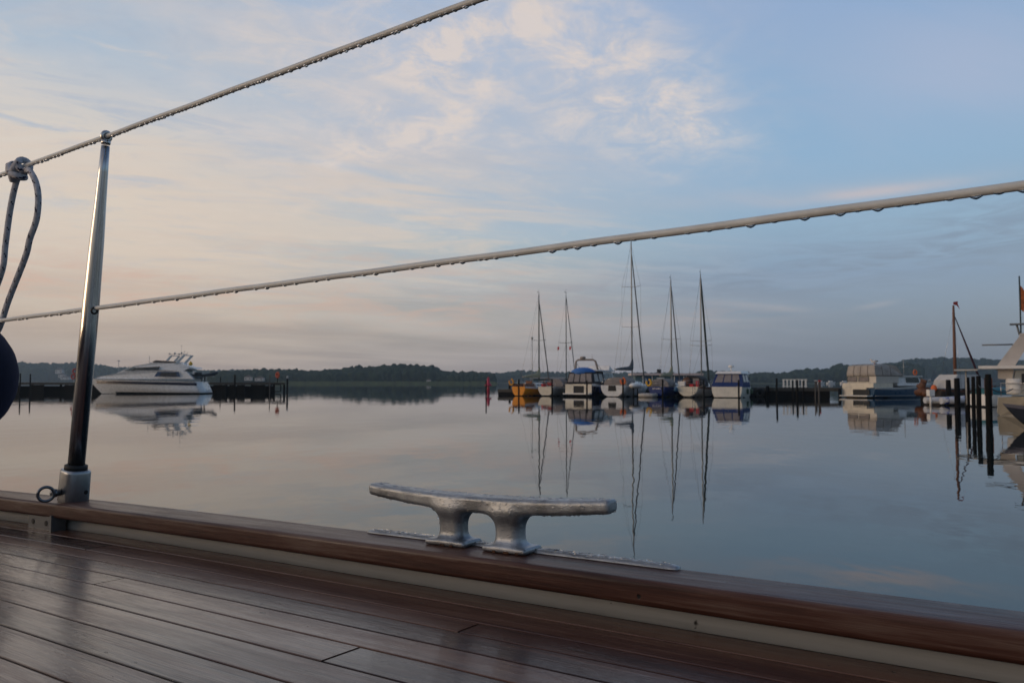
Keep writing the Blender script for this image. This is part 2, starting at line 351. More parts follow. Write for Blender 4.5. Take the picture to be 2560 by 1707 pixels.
# far houses and boats
housem = mat('pale_render', (.5,.48,.45), .8); roofm = mat('grey_roof', (.12,.09,.08), .8)
def house(px, d, z, w, h, label):
    M = Matrix.Translation(at(px, d, z)); e = empty('house', M, label, 'house', 'houses on the far shore')
    m_ = MB(); m_.box((0,0,h*.35),(w,w*.7,h*.7)); m_.build('wall', housem, e)
    r_ = MB(); r_.prism([(-w*.55,h*.7),(w*.55,h*.7),(0,h*1.15)], w*.38); r_.build('roof', roofm, e)
    for k in (-.28, .28):
        m_ = MB(); m_.box((w*k,-w*.35-.02,h*.38),(w*.14,.06,h*.22)); m_.build('window', glass, e)
for i, (px, d, z, w, h, l) in enumerate([(150,1240,14,10,8,'pale house highest on the left wooded shore'),(157,1235,8,9,6,'second pale house just below the highest one on the left shore'),(166,1232,5,12,5,'long low pale house nearest the water at far left'),
        (622,600,2.5,5,3.5,'small pale house among trees behind the left pontoon'),(650,598,2.2,6,3,'small white house beside trees near the left pontoon end'),(1072,600,1.2,3,2.4,'tiny white hut on the shore at the right edge of the dark wood')]):
    house(px, d, z, w, h, l)
# air
hz = MB(); hz.box((0, 700, 34), (5200, 1700, 70)); haze = hz.build('haze', mat('haze_tmp', (1,1,1)))
hm = bpy.data.materials.new('haze_air'); hm.use_nodes = True; t = NT(hm.node_tree); t.n.clear()
pv_ = t.new('ShaderNodeVolumePrincipled'); pv_.inputs['Color'].default_value = (.66,.84,1.0,1); pv_.inputs['Density'].default_value = .00026
pv_.inputs['Anisotropy'].default_value = .2
ho = t.new('ShaderNodeOutputMaterial'); t.l.new(pv_.outputs[0], ho.inputs['Volume']); hm.cycles.homogeneous_volume = True
haze.data.materials.clear(); haze.data.materials.append(hm); tag(haze, 'thin pale dawn haze over the whole bay', 'haze', kind='stuff')
# ------------------------------------------------------------------ boats
def hull_mesh(L, B, hs, hb, tw=.7, rake=.10, under=.35, stern_z=.02, hm=None, ve=.55, flare=1., mats=(0,0,0), nst=15, nv=11, stern_rake=0., belly=.42):
    """u: stern 0 .. bow 1; v: keel 0 .. sheer 1. returns MB; material rows: antifouling / hull / rail strip"""
    m_ = MB(); rows = []
    hm = hm if hm is not None else min(hs, hb)*.93
    for i in range(nst):
        u = i/(nst-1)
        bw = B/2*(tw+(1-tw)*math.sin(min(u/belly, 1)*PI/2)) if u < belly else B/2*max(0.0, 1-((u-belly)/(1-belly))**2.1)
        bw = max(bw, .015)
        top = hs*(1-u)**2*1.0+hb*u**2+2*u*(1-u)*(2*hm-(hs+hb)/2) if False else (hs+(hb-hs)*u - 4*u*(1-u)*((hs+hb)/2-hm))
        keel = stern_z + (-under-stern_z)*min(1, u/.3) if u < .3 else (-under if u < .75 else -under+(under+.02)*((u-.75)/.25)**2)
        r = []
        for j in range(nv):
            v = j/(nv-1); a = v*PI/2
            y = bw*(math.sin(a)**ve) * (1 if flare == 1. else (1-(1-v)*max(0, u-.4)*(flare-1)))
            z = keel+(top-keel)*(1-math.cos(a))**(.9)
            x = L*(1-rake)*u + L*rake*(u**3)*v + stern_rake*(v)*(1-u)**4
            r.append((x, y, z))
        rows.append(r)
    vs_ = []; 
    for r in rows: vs_ += [(x, y, z) for x, y, z in r] + [(x, -y, z) for x, y, z in r]
    fs = []; mi = []
    def band(r, j):
        z = (r[j][2]+r[j+1][2])/2
        return mats[0] if z < .07 else (mats[2] if j >= nv-2 else mats[1])
    for i in range(nst-1):
        for s_ in (0, nv):
            a = i*2*nv+s_; b_ = (i+1)*2*nv+s_
            for j in range(nv-1): fs.append((a+j, a+j+1, b_+j+1, b_+j)); mi.append(band(rows[i], j))
    for j in range(nv-1): fs.append((j, j+1, nv+j+1, nv+j)); mi.append(band(rows[0], j) if mats[2] != mats[1] and j < nv-2 else (mats[0] if rows[0][j][2] < .05 else mats[1]))
    m_.add(vs_, fs, mi, True)
    for k in range(len(m_.sm)-(nv-1), len(m_.sm)): m_.sm[k] = False
    # deck
    dv = []; df = []
    for i, r in enumerate(rows): dv += [(r[-1][0], r[-1][1], r[-1][2]-.05), (r[-1][0], -r[-1][1], r[-1][2]-.05)]
    for i in range(nst-1): df.append((2*i, 2*i+1, 2*i+3, 2*i+2))
    dk = MB(); dk.add(dv, df)
    return m_, dk, rows
def halfw(rows, x):
    for a, b_ in zip(rows, rows[1:]):
        if a[-1][0] <= x <= b_[-1][0]:
            t_ = (x-a[-1][0])/max(1e-6, b_[-1][0]-a[-1][0]); return a[-1][1]*(1-t_)+b_[-1][1]*t_, a[-1][2]*(1-t_)+b_[-1][2]*t_
    r = rows[0] if x < rows[0][-1][0] else rows[-1]; return r[-1][1], r[-1][2]
def arch(x0, x1, w0, w1, h0, h1, z, n=12, steps=5, ex=2.6):
    """canvas hood: arched sections from x0 to x1"""
    m_ = MB(); vs_ = []; fs = []
    for i in range(steps):
        t_ = i/(steps-1); x = x0+(x1-x0)*t_; w = w0+(w1-w0)*t_; h = h0+(h1-h0)*math.sin(min(1,t_)*PI/2) if h1 >= h0 else h0+(h1-h0)*t_*t_
        for k in range(n+1):
            a = PI*k/n; c_, s_ = math.cos(a), math.sin(a)
            vs_.append((x, w*math.copysign(abs(c_)**(2/ex), c_), z+h*abs(s_)**(2/ex)))
    for i in range(steps-1):
        for k in range(n): fs.append((i*(n+1)+k, i*(n+1)+k+1, (i+1)*(n+1)+k+1, (i+1)*(n+1)+k))
    m_.add(vs_, fs, 0, True)
    m_.add([vs_[k] for k in range(n+1)], [tuple(range(n+1))], 0); m_.add([vs_[(steps-1)*(n+1)+k] for k in range(n+1)], [tuple(range(n+1))[::-1]], 0)
    return m_
def rail_line(rows, x0, x1, zt, n=6, inset=.1, ends=True):
    """stanchions + wires round the deck edge"""
    m_ = MB()
    for s_ in (1, -1):
        P = []
        for i in range(n):
            x = x0+(x1-x0)*i/(n-1); w, z = halfw(rows, x); p = Vector((x, s_*max(0.02, w-inset), z-.05)); q = p+Vector((0,0,zt)); m_.tube([p,q], .016, 6); P.append(q)
        for a, b_ in zip(P, P[1:]): m_.tube([a,b_], .010, 5); m_.tube([a-Vector((0,0,zt*.45)), b_-Vector((0,0,zt*.45))], .008, 5)
        if s_ == 1: first, last = P[0], P[-1]
    if ends:
        for q in (first, last): m_.tube([q, Vector((q.x, -q.y, q.z))], .014, 6); m_.tube([q-Vector((0,0,zt*.4)), Vector((q.x, -q.y, q.z-zt*.4))], .012, 6)
    return m_
def mast_rig(e, rows, L, xm, zd, H, spm, rad=.075, spreaders=(.5,), spw=.8, fore=.035, xf=None, hf=.96, back=True, forem=None):
    rad *= .82; a = MB(); a.lathe([(rad, zd),(rad, H*.6),(rad*.8, H*.93),(rad*.6, H)], (xm,0,0), 10); a.build('mast', spm, e)
    top = MB(); top.tube([(xm,0,H),(xm,0,H+.45)], .012, 5); top.tube([(xm-.25,0,H+.12),(xm+.22,0,H+.12)], .014, 5); top.box((xm-.25,0,H+.17),(.16,.02,.10)); top.build('masthead_fitting', spard, e)
    for f_ in spreaders:
        z = zd+(H-zd)*f_; s_ = MB(); s_.tube([(xm,0,z),(xm-.12,spw,z+.06)], .022, 6); s_.tube([(xm,0,z),(xm-.12,-spw,z+.06)], .022, 6); s_.build('spreader', spm, e)
    st = MB(); w, zz = halfw(rows, xm)
    for s_ in (1,-1):
        prev = Vector((xm-.1, s_*(w-.05), zz))
        for f_ in spreaders:
            q = Vector((xm-.12, s_*spw, zd+(H-zd)*f_+.06)); st.tube([prev,q], .009, 4); prev = q
        st.tube([prev, (xm,0,H*.96)], .009, 4)
        st.tube([(xm-.45, s_*(w-.08), zz), (xm,0,zd+(H-zd)*spreaders[0])], .009, 4)
    if back: st.tube([(0.1,0,rows[0][-1][2]), (xm,0,H)], .010, 4)
    st.build('stays', steel, e)
    xf = xf or rows[-1][-1][0]-.15; zf = halfw(rows, xf)[1]
    fs_ = MB(); p0 = Vector((xf,0,zf+.15)); p1 = Vector((xm+rad,0,zd+(H-zd)*hf))
    fs_.tube([p0, p0.lerp(p1,.03), p0.lerp(p1,.1), p0.lerp(p1,.75), p0.lerp(p1,.97), p1], [.03, fore*1.5, fore*1.5, fore*1.3, fore, .015], 8); fs_.build('furled_foresail', forem or canvas_g, e)
def boom_cover(e, xm, zb, Lb, m_, peak=.7, r=.16, sag=.0):
    b_ = MB(); b_.tube([(xm-.1,0,zb),(xm-Lb,0,zb+sag)], .06, 8); b_.build('boom', alu, e)
    c_ = MB(); n = 14; P = []; vs_ = []; fs = []
    for i in range(n):
        t_ = i/(n-1); x = xm+.12-(Lb*.97)*t_; hgt = .10+r*1.5*(1-t_)**.5+peak*math.exp(-(t_*Lb/.42)**1.3)+.02*math.sin(i*2.3); w = r*(1-.45*t_)*(.65 if i == 0 else 1)
        zb_ = zb-.1+sag*t_
        for k in range(10):
            a_ = 2*PI*k/10; zz = (math.sin(a_)+1)/2
            vs_.append((x, w*math.cos(a_)*(1-.55*zz*min(1,hgt/.8)), zb_+hgt*zz))
    for i in range(n-1):
        for k in range(10): fs.append((i*10+k, i*10+(k+1)%10, (i+1)*10+(k+1)%10, (i+1)*10+k))
    fs += [tuple(range(10)), tuple((n-1)*10+k for k in range(10))[::-1]]
    c_.add(vs_, fs, 0, True); c_.build('sail_cover', m_, e)
def cabin(e, rows, x0, x1, z0, h, wf=.62, m_=None, nwin=3):
    m_ = m_ or white
    prof = [(x0,z0),(x0,z0+h),(x0+(x1-x0)*.6,z0+h*.92),(x1-.5,z0+h*.7),(x1,z0)]
    hw = lambda x, z: max(.1, halfw(rows, x)[0]*wf*(1-.18*(z-z0)/h))
    c_ = MB(); xs = [x0, x0+(x1-x0)*.3, x0+(x1-x0)*.6, x1-.5, x1]
    vs_ = []
    for x in xs:
        top = z0+h*np.interp(x, [x0, x0+(x1-x0)*.6, x1-.5, x1], [1,.92,.7,.05]); a_ = hw(x, z0); b_ = hw(x, top)
        vs_ += [(x,a_,z0),(x,b_,top),(x,b_*.5,top+.05),(x,-b_*.5,top+.05),(x,-b_,top),(x,-a_,z0)]
    fs = [(i*6+k, i*6+k+1, (i+1)*6+k+1, (i+1)*6+k) for i in range(4) for k in range(5)] + [tuple(range(6))[::-1], tuple(24+k for k in range(6))]
    c_.add(vs_, fs); c_.build('coachroof', m_, e)
    for k in range(nwin):
        xa = x0+.25+(x1-x0-1.3)*k/nwin; xb = xa+(x1-x0-1.3)/nwin*.7
        for s_ in (1,-1):
            za, zb = z0+h*.35, z0+h*.68
            P = [(xa, s_*(hw(xa,za)+.004), za),(xb, s_*(hw(xb,za)+.004), za),(xb, s_*(hw(xb,zb)+.004), zb),(xa, s_*(hw(xa,zb)+.004), zb)]
            w_ = MB(); w_.plate(P, (0,s_,0.1), .012); w_.build('window', glass, e)
STERN0 = at(1295, 83.6); LD = Vector((.891, -.454, 0)); HEAD = 27.
def row_frame(px, off=0.):
    k = (px-1280)/F_PX                       # where the mooring line, moved off metres ahead, crosses this column
    A = STERN0 + Vector((math.sin(math.radians(HEAD)), math.cos(math.radians(HEAD)), 0))*off
    d = (k*A.y-A.x)/(LD.x-k*LD.y); p = A+LD*d
    return Matrix.Translation(p) @ Matrix.Rotation(PI/2-math.radians(HEAD), 4, 'Z')
def lifebuoy(M, label, m_=None, R=.28, axis=(1,0,0), name='horseshoe_lifebuoy', cat='lifebuoy'):
    b_ = MB(); n = 16; P = []
    for i in range(n+1):
        a_ = math.radians(-60)+math.radians(300)*i/n; P.append(Vector((0, R*math.sin(a_+PI*.667)*.8, R*math.cos(a_+PI*.667))))
    b_.tube(P, .09, 8); o = b_.build(name, m_ or buoyy, M=M); return tag(o, label, cat)
def outboard(e, x, y, z):
    b_ = MB(); b_.box((x,y,z),(.28,.26,.34)); b_.tube([(x,y,z-.15),(x,y,z-.75)], .06, 6); b_.build('outboard_engine', black, e)
def fender_at(M, p, label, m_=None, r=.11, h=.5, grp=None):
    b_ = MB(); prof = [(.02, h/2+.06),(.03,h/2)]+[(r*math.cos(a_), h/2-r*.7+r*.7*math.sin(a_)) for a_ in (1.2,.7,.2)]+[(r*math.cos(a_), -h/2+r*.7-r*.7*math.sin(a_)) for a_ in (.2,.7,1.2)]
    b_.lathe(prof, (0,0,0), 10); b_.tube([(0,0,h/2),(0,0,h/2+.4)], .012, 5)
    o = b_.build('boat_fender', m_ or winpl, M=M @ Matrix.Translation(p)); return tag(o, label, 'fender', grp)

# 1 ochre yellow sailboat
M = row_frame(1296); e = empty('sailboat', M, 'ochre yellow hulled sailboat with beige sail cover, leftmost of the moored row', 'sailboat', 'sailboats moored in a row at the pontoon')
h_, dk, rows = hull_mesh(8.3, 2.6, .95, 1.05, tw=.56, rake=.12, mats=(0,1,2), stern_z=.0, ve=.6); h_.build('hull', [antif, yellow, white], e); dk.build('deck', offw, e)
cabin(e, rows, 2.6, 6.3, .88, .42); mast_rig(e, rows, 8.3, 4.9, 1.2, 10.8, spard, rad=.085, spreaders=(.48,), spw=.85, fore=.045, xf=7.6, hf=.9)
boom_cover(e, 4.9, 1.95, 3.9, canvas_t, peak=.75, r=.26); rail_line(rows, .15, 8.0, .6).build('guard_rail', steel, e)
c_ = MB(); c_.box((1.3,.55,1.1),(2.2,.25,.3)); c_.box((1.3,-.55,1.1),(2.2,.25,.3)); c_.box((2.45,0,1.3),(.12,.7,.5)); c_.build('cockpit_bench', varn, e)
p_ = MB(); p_.tube([(2.5,-.35,.9),(2.5,-.35,5.9)], .03, 6); p_.sphere((2.5,-.35,5.95), .13, 8); p_.build('radar_pole', alu, e)
lifebuoy(M @ Matrix.Translation((.0,.8,1.4)), 'yellow horseshoe lifebuoy on the stern rail of the yellow sailboat', m_=mat('deep_yellow_cover',(.7,.3,.02),.6))
# 2 grey sailboat
M = row_frame(1364, 0.2); e = empty('sailboat', M, 'grey sailboat with beige rounded stern between the yellow boat and the navy cruiser', 'sailboat', 'sailboats moored in a row at the pontoon')
h_, dk, rows = hull_mesh(8.4, 2.7, .95, 1.1, tw=.62, rake=.1, mats=(0,1,2), stern_z=.03, ve=.62); h_.build('hull', [antif, grey, offw], e); dk.build('deck', offw, e)
pl = MB(); pl.plate([(-.012, y, z) for y, z in [(rows[0][j][1]*.98, rows[0][j][2]) for j in range(2,11)]+[(-rows[0][j][1]*.98, rows[0][j][2]) for j in range(10,1,-1)]], (-1,0,0), .01); pl.build('transom', cream, e)
cabin(e, rows, 3., 6.5, .9, .4); mast_rig(e, rows, 8.4, 5.2, 1.25, 10.7, spard, rad=.06, spreaders=(.45,), spw=.8, fore=.03, xf=7.9, hf=.97, back=False)
arch(2.3, 3.5, .85, .95, .75, .85, .95).build('sprayhood', hood, e); rail_line(rows, .15, 8.0, .6).build('guard_rail', steel, e)
c_ = MB(); c_.box((.7,.5,1.1),(.9,.2,.35)); c_.box((.9,-.1,1.2),(.5,.5,.3)); c_.build('cockpit_cushion', red, e)
c_ = MB(); c_.tube([(.5,0,.9),(.5,0,1.5)], .03, 6); c_.torus((.45,0,1.45), .35, .02, (1,0,.2)); c_.build('steering_wheel', varn, e)
for y_ in (.75,-.6):
    f_ = MB(); f_.plate([(0,0,0),(0,.22,-.05),(0,.2,-.4),(0,.02,-.32)], (1,0,0), .01); o = f_.build('signal_flag', red, M=M@Matrix.Translation((5.1,y_,5.15)))
    tag(o, 'small red flag under the left spreader of the second mast' if y_ > 0 else 'small red flag under the right spreader of the second mast', 'flag', 'signal flags on the second mast')
# 3 navy motor cruiser
M = row_frame(1446); e = empty('motor_cruiser', M, 'navy blue flybridge motor cruiser with bright blue tarpaulin and black canopy', 'motor boat')
h_, dk, rows = hull_mesh(10.2, 3.1, 1.25, 1.6, tw=.92, rake=.12, mats=(0,1,2), stern_z=-.2, under=.5, ve=.35); h_.build('hull', [antif, navy, white], e); dk.build('deck', offw, e)
c_ = MB(); c_.box((-.02,.95,.72),(.06,.85,.95)); c_.box((-.02,-.98,.72),(.06,.8,.95)); c_.box((-.02,0,1.12),(.06,1.2,.18)); c_.build('transom', cream, e)
c_ = MB(); c_.box((-.35,0,.28),(.75,2.7,.12)); c_.build('swim_platform', winpl, e)
c_ = MB(); c_.box((-.06,-.1,.65),(.05,.95,.7)); c_.build('transom_door', black, e)
c_ = MB(); c_.prism([(.25,1.25),(.5,2.35),(3.6,2.4),(3.6,1.25)], lambda x,z: 1.42-.22*(z-1.25)); c_.build('canopy', canvas_b, e)
for k in range(4):
    y0 = 1.25-k*.66; P = [(.262+.004, y0, 1.42),(.262+.004, y0-.55, 1.42),(.485, (y0-.55)*.9, 2.22),(.485, y0*.9, 2.22)]
    w_ = MB(); w_.plate([(x-.03,y,z) for x,y,z in P], (-1,0,.2), .012); w_.build('canopy_window', clearw, e)
for k in range(2):
    x0 = .8+k*1.3; w_ = MB(); w_.plate([(x0,-1.395,1.45),(x0+1.05,-1.395,1.45),(x0+1.0,-1.235,2.2),(x0+.05,-1.235,2.2)], (0,-1,.2), .012); w_.build('canopy_window', clearw, e)
c_ = MB(); c_.prism([(3.6,1.3),(3.6,2.5),(6.3,2.5),(7.6,1.6),(8.0,1.4)], lambda x,z: max(.3, 1.4-.2*(z-1.3)-max(0,x-6)*.25)); c_.build('superstructure', white, e)
for (a0,a1) in ((3.8,4.7),(4.9,5.9)):
    w_ = MB(); w_.plate([(a0,-1.345,1.75),(a1,-1.345,1.75),(a1,-1.225,2.25),(a0,-1.225,2.25)], (0,-1,.25), .012); w_.build('window', glass, e)
c_ = MB(); c_.box((4.3,0,2.55),(5.,2.6,.12)); c_.prism([(5.4,2.6),(5.6,3.1),(6.6,2.6)], 1.15); c_.build('flybridge', white, e)
c_ = MB(); c_.sphere((1.5,.1,2.36), 1., 16, sc=(1.2,1.22,.5), jitter=.02); c_.build('tarpaulin', canvas_c, e)
c_ = MB(); c_.tube([(2.2,1.2,2.5),(1.9,1.05,3.45),(1.85,.8,3.62),(1.85,-.8,3.62),(1.9,-1.05,3.45),(2.2,-1.2,2.5)], .05, 6, flat=2.2); c_.tube([(3.4,1.1,2.6),(1.9,1.05,3.4)], .02, 5); c_.tube([(3.4,-1.1,2.6),(1.9,-1.05,3.4)], .02, 5); c_.build('arch', canvas_k, e)
c_ = MB(); c_.lathe([(.05,3.62),(.28,3.7),(.3,3.85),(.2,3.95)], (1.9,.3,.0), 12); c_.tube([(1.9,.3,3.55),(1.9,.3,3.7)], .04, 6); c_.build('radar_dome', canvas_k, e)
c_ = MB(); c_.tube([(1.9,-.7,3.6),(1.9,-.7,4.2)], .015, 5); c_.build('antenna', canvas_k, e)
rail_line(rows, 4., 9.9, .55, n=7).build('guard_rail', steel, e)
# 4 white tall-masted sailboat
M = row_frame(1530, -.1); e = empty('sailboat', M, 'white sailboat with the tallest mast, grey sail cover and open transom', 'sailboat', 'sailboats moored in a row at the pontoon')
h_, dk, rows = hull_mesh(10.5, 3.2, 1.1, 1.25, tw=.72, rake=.1, mats=(0,1,2), stern_z=.04, ve=.55); h_.build('hull', [antif, white, white], e); dk.build('deck', offw, e)
pl = MB(); pl.plate([(-.012,.42,.55),(-.012,.36,1.08),(-.012,-.36,1.08),(-.012,-.42,.55)], (-1,0,0), .01); pl.build('transom_opening', black, e)
cabin(e, rows, 3.4, 7.6, 1.02, .45); mast_rig(e, rows, 10.5, 5.9, 1.4, 16.1, alu, rad=.09, spreaders=(.38,.66), spw=1.0, fore=.05, xf=9.9, hf=.9)
boom_cover(e, 5.9, 2.65, 5.1, canvas_g, peak=1.05, r=.24); arch(.9, 3.7, 1.2, 1.1, .8, .85, 1.05).build('cockpit_tent', hood, e); rail_line(rows, .15, 10.2, .62, n=7).build('guard_rail', steel, e)
lifebuoy(M @ Matrix.Translation((.1,-1.05,1.5)), 'orange horseshoe lifebuoy on the stern rail of the tall masted sailboat', m_=orange)
# white dinghy lashed on deck
c_ = MB(); c_.sphere((0,0,0), .6, 14, sc=(1.9,.9,.5)); o = c_.build('upturned_dinghy', winpl, M=row_frame(1588,.9) @ Matrix.Translation((0,0,1.05))); tag(o, 'white upturned dinghy stowed between the tall masted boat and the blue sailboat', 'dinghy')
c_ = MB(); c_.box((0,0,.85),(1.5,.16,.12)); c_.tube([(-.6,0,.8),(-.6,0,-.3)], .06, 6); c_.tube([(.6,0,.8),(.6,0,-.3)], .06, 6); o = c_.build('mooring_rack', dark, M=row_frame(1588,.9)); tag(o, 'dark timber rack under the white upturned dinghy', 'rack')
# 5 blue sailboat
M = row_frame(1641, .2); e = empty('sailboat', M, 'royal blue hulled sailboat with grey cockpit tent and beige sail cover', 'sailboat', 'sailboats moored in a row at the pontoon')
h_, dk, rows = hull_mesh(8.6, 2.6, .98, 1.15, tw=.6, rake=.12, mats=(0,1,1), stern_z=.08, ve=.65); h_.build('hull', [antif, blue], e); dk.build('deck', offw, e)
cabin(e, rows, 2.8, 6.4, .9, .42); mast_rig(e, rows, 8.6, 5.0, 1.25, 11.6, alu, rad=.09, spreaders=(.42,), spw=.95, fore=.045, xf=8.0, hf=.95)
boom_cover(e, 5.0, 2.05, 3.9, canvas_t, peak=.85, r=.24); arch(.7, 3.1, .95, .95, .72, .8, .95).build('cockpit_tent', hood, e); rail_line(rows, .15, 8.2, .6).build('guard_rail', steel, e)
for s_, w_ in ((.12,.55),):
    c_ = MB()
    for k in range(5): c_.box((-.03, .34-k*.17, .79+.012*(k%2)),(.012,.11,.075+.03*(k%3==0)))
    c_.build('name_lettering', winpl, e)
lifebuoy(M @ Matrix.Translation((.1,.78,1.35)), 'bright yellow horseshoe lifebuoy on the stern rail of the blue sailboat', m_=buoyy)
w_ = MB(); w_.plate([(.68,.55,1.1),(.68,-.55,1.1),(.68,-.48,1.5),(.68,.48,1.5)], (-1,0,0), .012); w_.build('tent_window', clearw, e)
# small round tender
M = row_frame(1618, -.9); e = empty('inflatable_tender', M, 'small grey inflatable tender lying beside the blue sailboat', 'dinghy')
c_ = MB(); P = [(1.5,0,.22),(1.2,.45,.2),(.4,.6,.18),(-.3,.6,.18),(-.35,.55,.18)]; c_.tube(P+[(-.35,-.55,.18),(-.3,-.6,.18),(.4,-.6,.18),(1.2,-.45,.2),(1.5,0,.22)], .2, 10); c_.build('tube', mat('pale_grey_hypalon',(.38,.36,.33),.5), e)
c_ = MB(); c_.box((.4,0,.1),(1.5,.9,.08)); c_.build('floor', grey, e)
c_ = MB(); c_.box((.3,0,.3),(.25,1.,.05)); c_.build('thwart', varn, e)
# 6 white double-ended sailboat
M = row_frame(1718, .1); e = empty('sailboat', M, 'cream sailboat with oval stern, black sprayhood and white stern box', 'sailboat', 'sailboats moored in a row at the pontoon')
h_, dk, rows = hull_mesh(8.8, 2.7, .98, 1.15, tw=.72, rake=.1, mats=(0,1,2), stern_z=.12, ve=.75); h_.build('hull', [antif, offw, varn], e); dk.build('deck', deckwood, e)
pl = MB(); pl.plate([(-.012, y, z) for y, z in [(rows[0][j][1]*.99, rows[0][j][2]) for j in range(0,11)]+[(-rows[0][j][1]*.99, rows[0][j][2]) for j in range(10,0,-1)]], (-1,0,0), .01); pl.build('transom', cream, e)
cabin(e, rows, 3.1, 6.6, .95, .42); mast_rig(e, rows, 8.8, 5.2, 1.3, 12.0, alu, rad=.085, spreaders=(.34,.38), spw=1.05, fore=.075, xf=8.2, hf=.97, forem=spard)
arch(1.6, 3.8, 1.05, 1.0, 1.0, 1.05, .98).build('sprayhood', canvas_b, e); rail_line(rows, .15, 8.4, .6).build('guard_rail', steel, e)
w_ = MB(); w_.plate([(1.58,-.1,1.2),(1.58,-.75,1.2),(1.58,-.65,1.75),(1.58,-.1,1.75)], (-1,0,0), .012); w_.build('sprayhood_window', clearw, e)
c_ = MB(); c_.sphere((1.45,.45,1.45), .42, 12, sc=(.4,.9,1)); c_.build('sail_bag', rust, e)
c_ = MB(); c_.box((.12,.55,1.25),(.4,.62,.42)); c_.build('stern_box', winpl, e)
c_ = MB(); c_.tube([(-.03,-.45,1.0),(-.03,-.45,.25)], .018, 5); c_.tube([(-.03,-.7,1.0),(-.03,-.7,.25)], .018, 5)
for k in range(4): c_.tube([(-.03,-.45,.3+k*.2),(-.03,-.7,.3+k*.2)], .015, 5)
c_.build('boarding_ladder', steel, e)
c_ = MB(); c_.box((.5,-.3,1.1),(.7,.35,.25)); c_.box((.3,-.85,1.25),(.25,.25,.55)); c_.build('life_jacket', red, e)
c_ = MB(); c_.sphere((0,0,0), .21, 12, sc=(1,1,1.1)); c_.tube([(0,0,.2),(0,0,.5)], .015, 5); o = c_.build('ball_fender', mat('teal_blue_vinyl',(.02,.09,.18),.4), M=M @ Matrix.Translation((-.25,1.0,.72))); tag(o, 'round teal blue fender at the left corner of the oval cream stern', 'fender')
# 8 white cabin cruiser
M = row_frame(1816, 0.); e = empty('cabin_cruiser', M, 'white cabin cruiser with blue trimmed clear canopy and radar dome', 'motor boat')
h_, dk, rows = hull_mesh(7.6, 2.9, .98, 1.3, tw=.93, rake=.12, mats=(0,1,1), stern_z=-.2, under=.45, ve=.33); h_.build('hull', [antif, mat('warm_white_gelcoat',(.76,.73,.64),.3)], e); dk.build('deck', offw, e)
c_ = MB(); c_.prism([(.1,.95),(.25,1.3),(3.4,1.3),(3.4,.95)], lambda x,z: 1.40-.10*(z-.95)); c_.build('canopy_base', canvas_n, e)
c_ = MB(); c_.prism([(.25,1.305),(.85,2.15),(3.4,2.2),(3.4,1.305)], lambda x,z: 1.33-.24*(z-1.3)); c_.build('canopy', canvas_n, e)
for k in range(3):
    y0 = 1.13-k*.78; q = .82; P = [(.32,y0,1.38),(.32,y0-.68,1.38),(.79,(y0-.68)*q,2.07),(.79,y0*q,2.07)]
    w_ = MB(); w_.plate([(x-.035,y,z) for x,y,z in P], (-1,0,.7), .012); w_.build('canopy_window', clearw, e)
for k in range(2):
    x0 = .9+k*1.2; w_ = MB(); w_.plate([(x0+.0,-1.315,1.4),(x0+1.,-1.315,1.4),(x0+1.,-1.165,2.05),(x0+.2,-1.165,2.05)], (0,-1,.2), .012); w_.build('canopy_window', clearw, e)
c_ = MB(); c_.prism([(.65,2.16),(.95,2.38),(3.9,2.42),(4.6,2.2),(4.5,2.16)], lambda x,z: 1.2-.8*(z-2.16)); c_.build('hardtop', winpl, e)
c_ = MB(); c_.prism([(3.4,1.2),(3.4,2.155),(4.3,2.155),(5.2,1.5),(6.6,1.2)], lambda x,z: max(.3,1.2-.15*(z-1.2)-max(0,x-4.5)*.3)); c_.build('wheelhouse', white, e)
w_ = MB(); w_.plate([(3.6,-1.14,1.6),(4.7,-1.08,1.6),(4.2,-1.12,2.05),(3.6,-1.08,2.05)], (0,-1,.2), .03); w_.build('window', glass, e)
c_ = MB(); c_.tube([(1.9,0,2.35),(1.9,0,2.72)], .05, 6); c_.lathe([(.05,2.7),(.26,2.75),(.27,2.88),(.15,2.96)], (1.9,0,0), 12); c_.build('radar_dome', winpl, e)
rail_line(rows, 3.6, 7.3, .5, n=6).build('guard_rail', steel, e)
for k, (x_, l_) in enumerate(((1.6,'nearest the stern'),(3.2,'in the middle of the side'),(4.8,'nearest the bow'))):
    fender_at(M, (x_, -halfw(rows, x_)[0]-.1, .55), 'dark green fender on the white cabin cruiser, '+l_, mat('dark_green_vinyl',(.05,.09,.05),.5), r=.1, h=.5, grp='fenders of the white cabin cruiser')

# blue and white trawler yacht at the far end of the pontoon
M = place(2145, 74.5, 62); e = empty('trawler_yacht', M, 'steel blue and white trawler yacht with tall beige flybridge tent', 'motor boat')
h_, dk, rows = hull_mesh(10.2, 3.6, 1.15, 1.65, tw=.95, rake=.12, mats=(0,1,2), stern_z=-.2, under=.6, ve=.33, hm=1.2); h_.build('hull', [antif, steelb, offw], e); dk.build('deck', offw, e)
c_ = MB(); c_.box((-.03,.42,.62),(.08,2.6,1.1)); c_.box((1.2,0,1.35),(2.6,3.3,.5)); c_.build('cockpit_coaming', cream, e)
c_ = MB(); c_.box((-.09,-.35,.6),(.05,1.75,.62)); c_.build('transom_recess', black, e)
c_ = MB()
for k in range(6): c_.box((-.13,1.1,.25+k*.2),(.05,.7,.05))
c_.box((-.4,0,.22),(.7,3.,.1)); c_.build('boarding_ladder', winpl, e)
c_ = MB(); c_.box((1.9,0,1.98),(3.,3.1,.72)); c_.build('saloon', mat('warm_cream_panel',(.58,.53,.46),.5), e)
for y0 in (1.15,-.1):
    w_ = MB(); w_.box((.385,y0-.15,2.02),(.02,1.05,.45)); w_.build('window', clearw, e)
c_ = MB(); vs_ = []
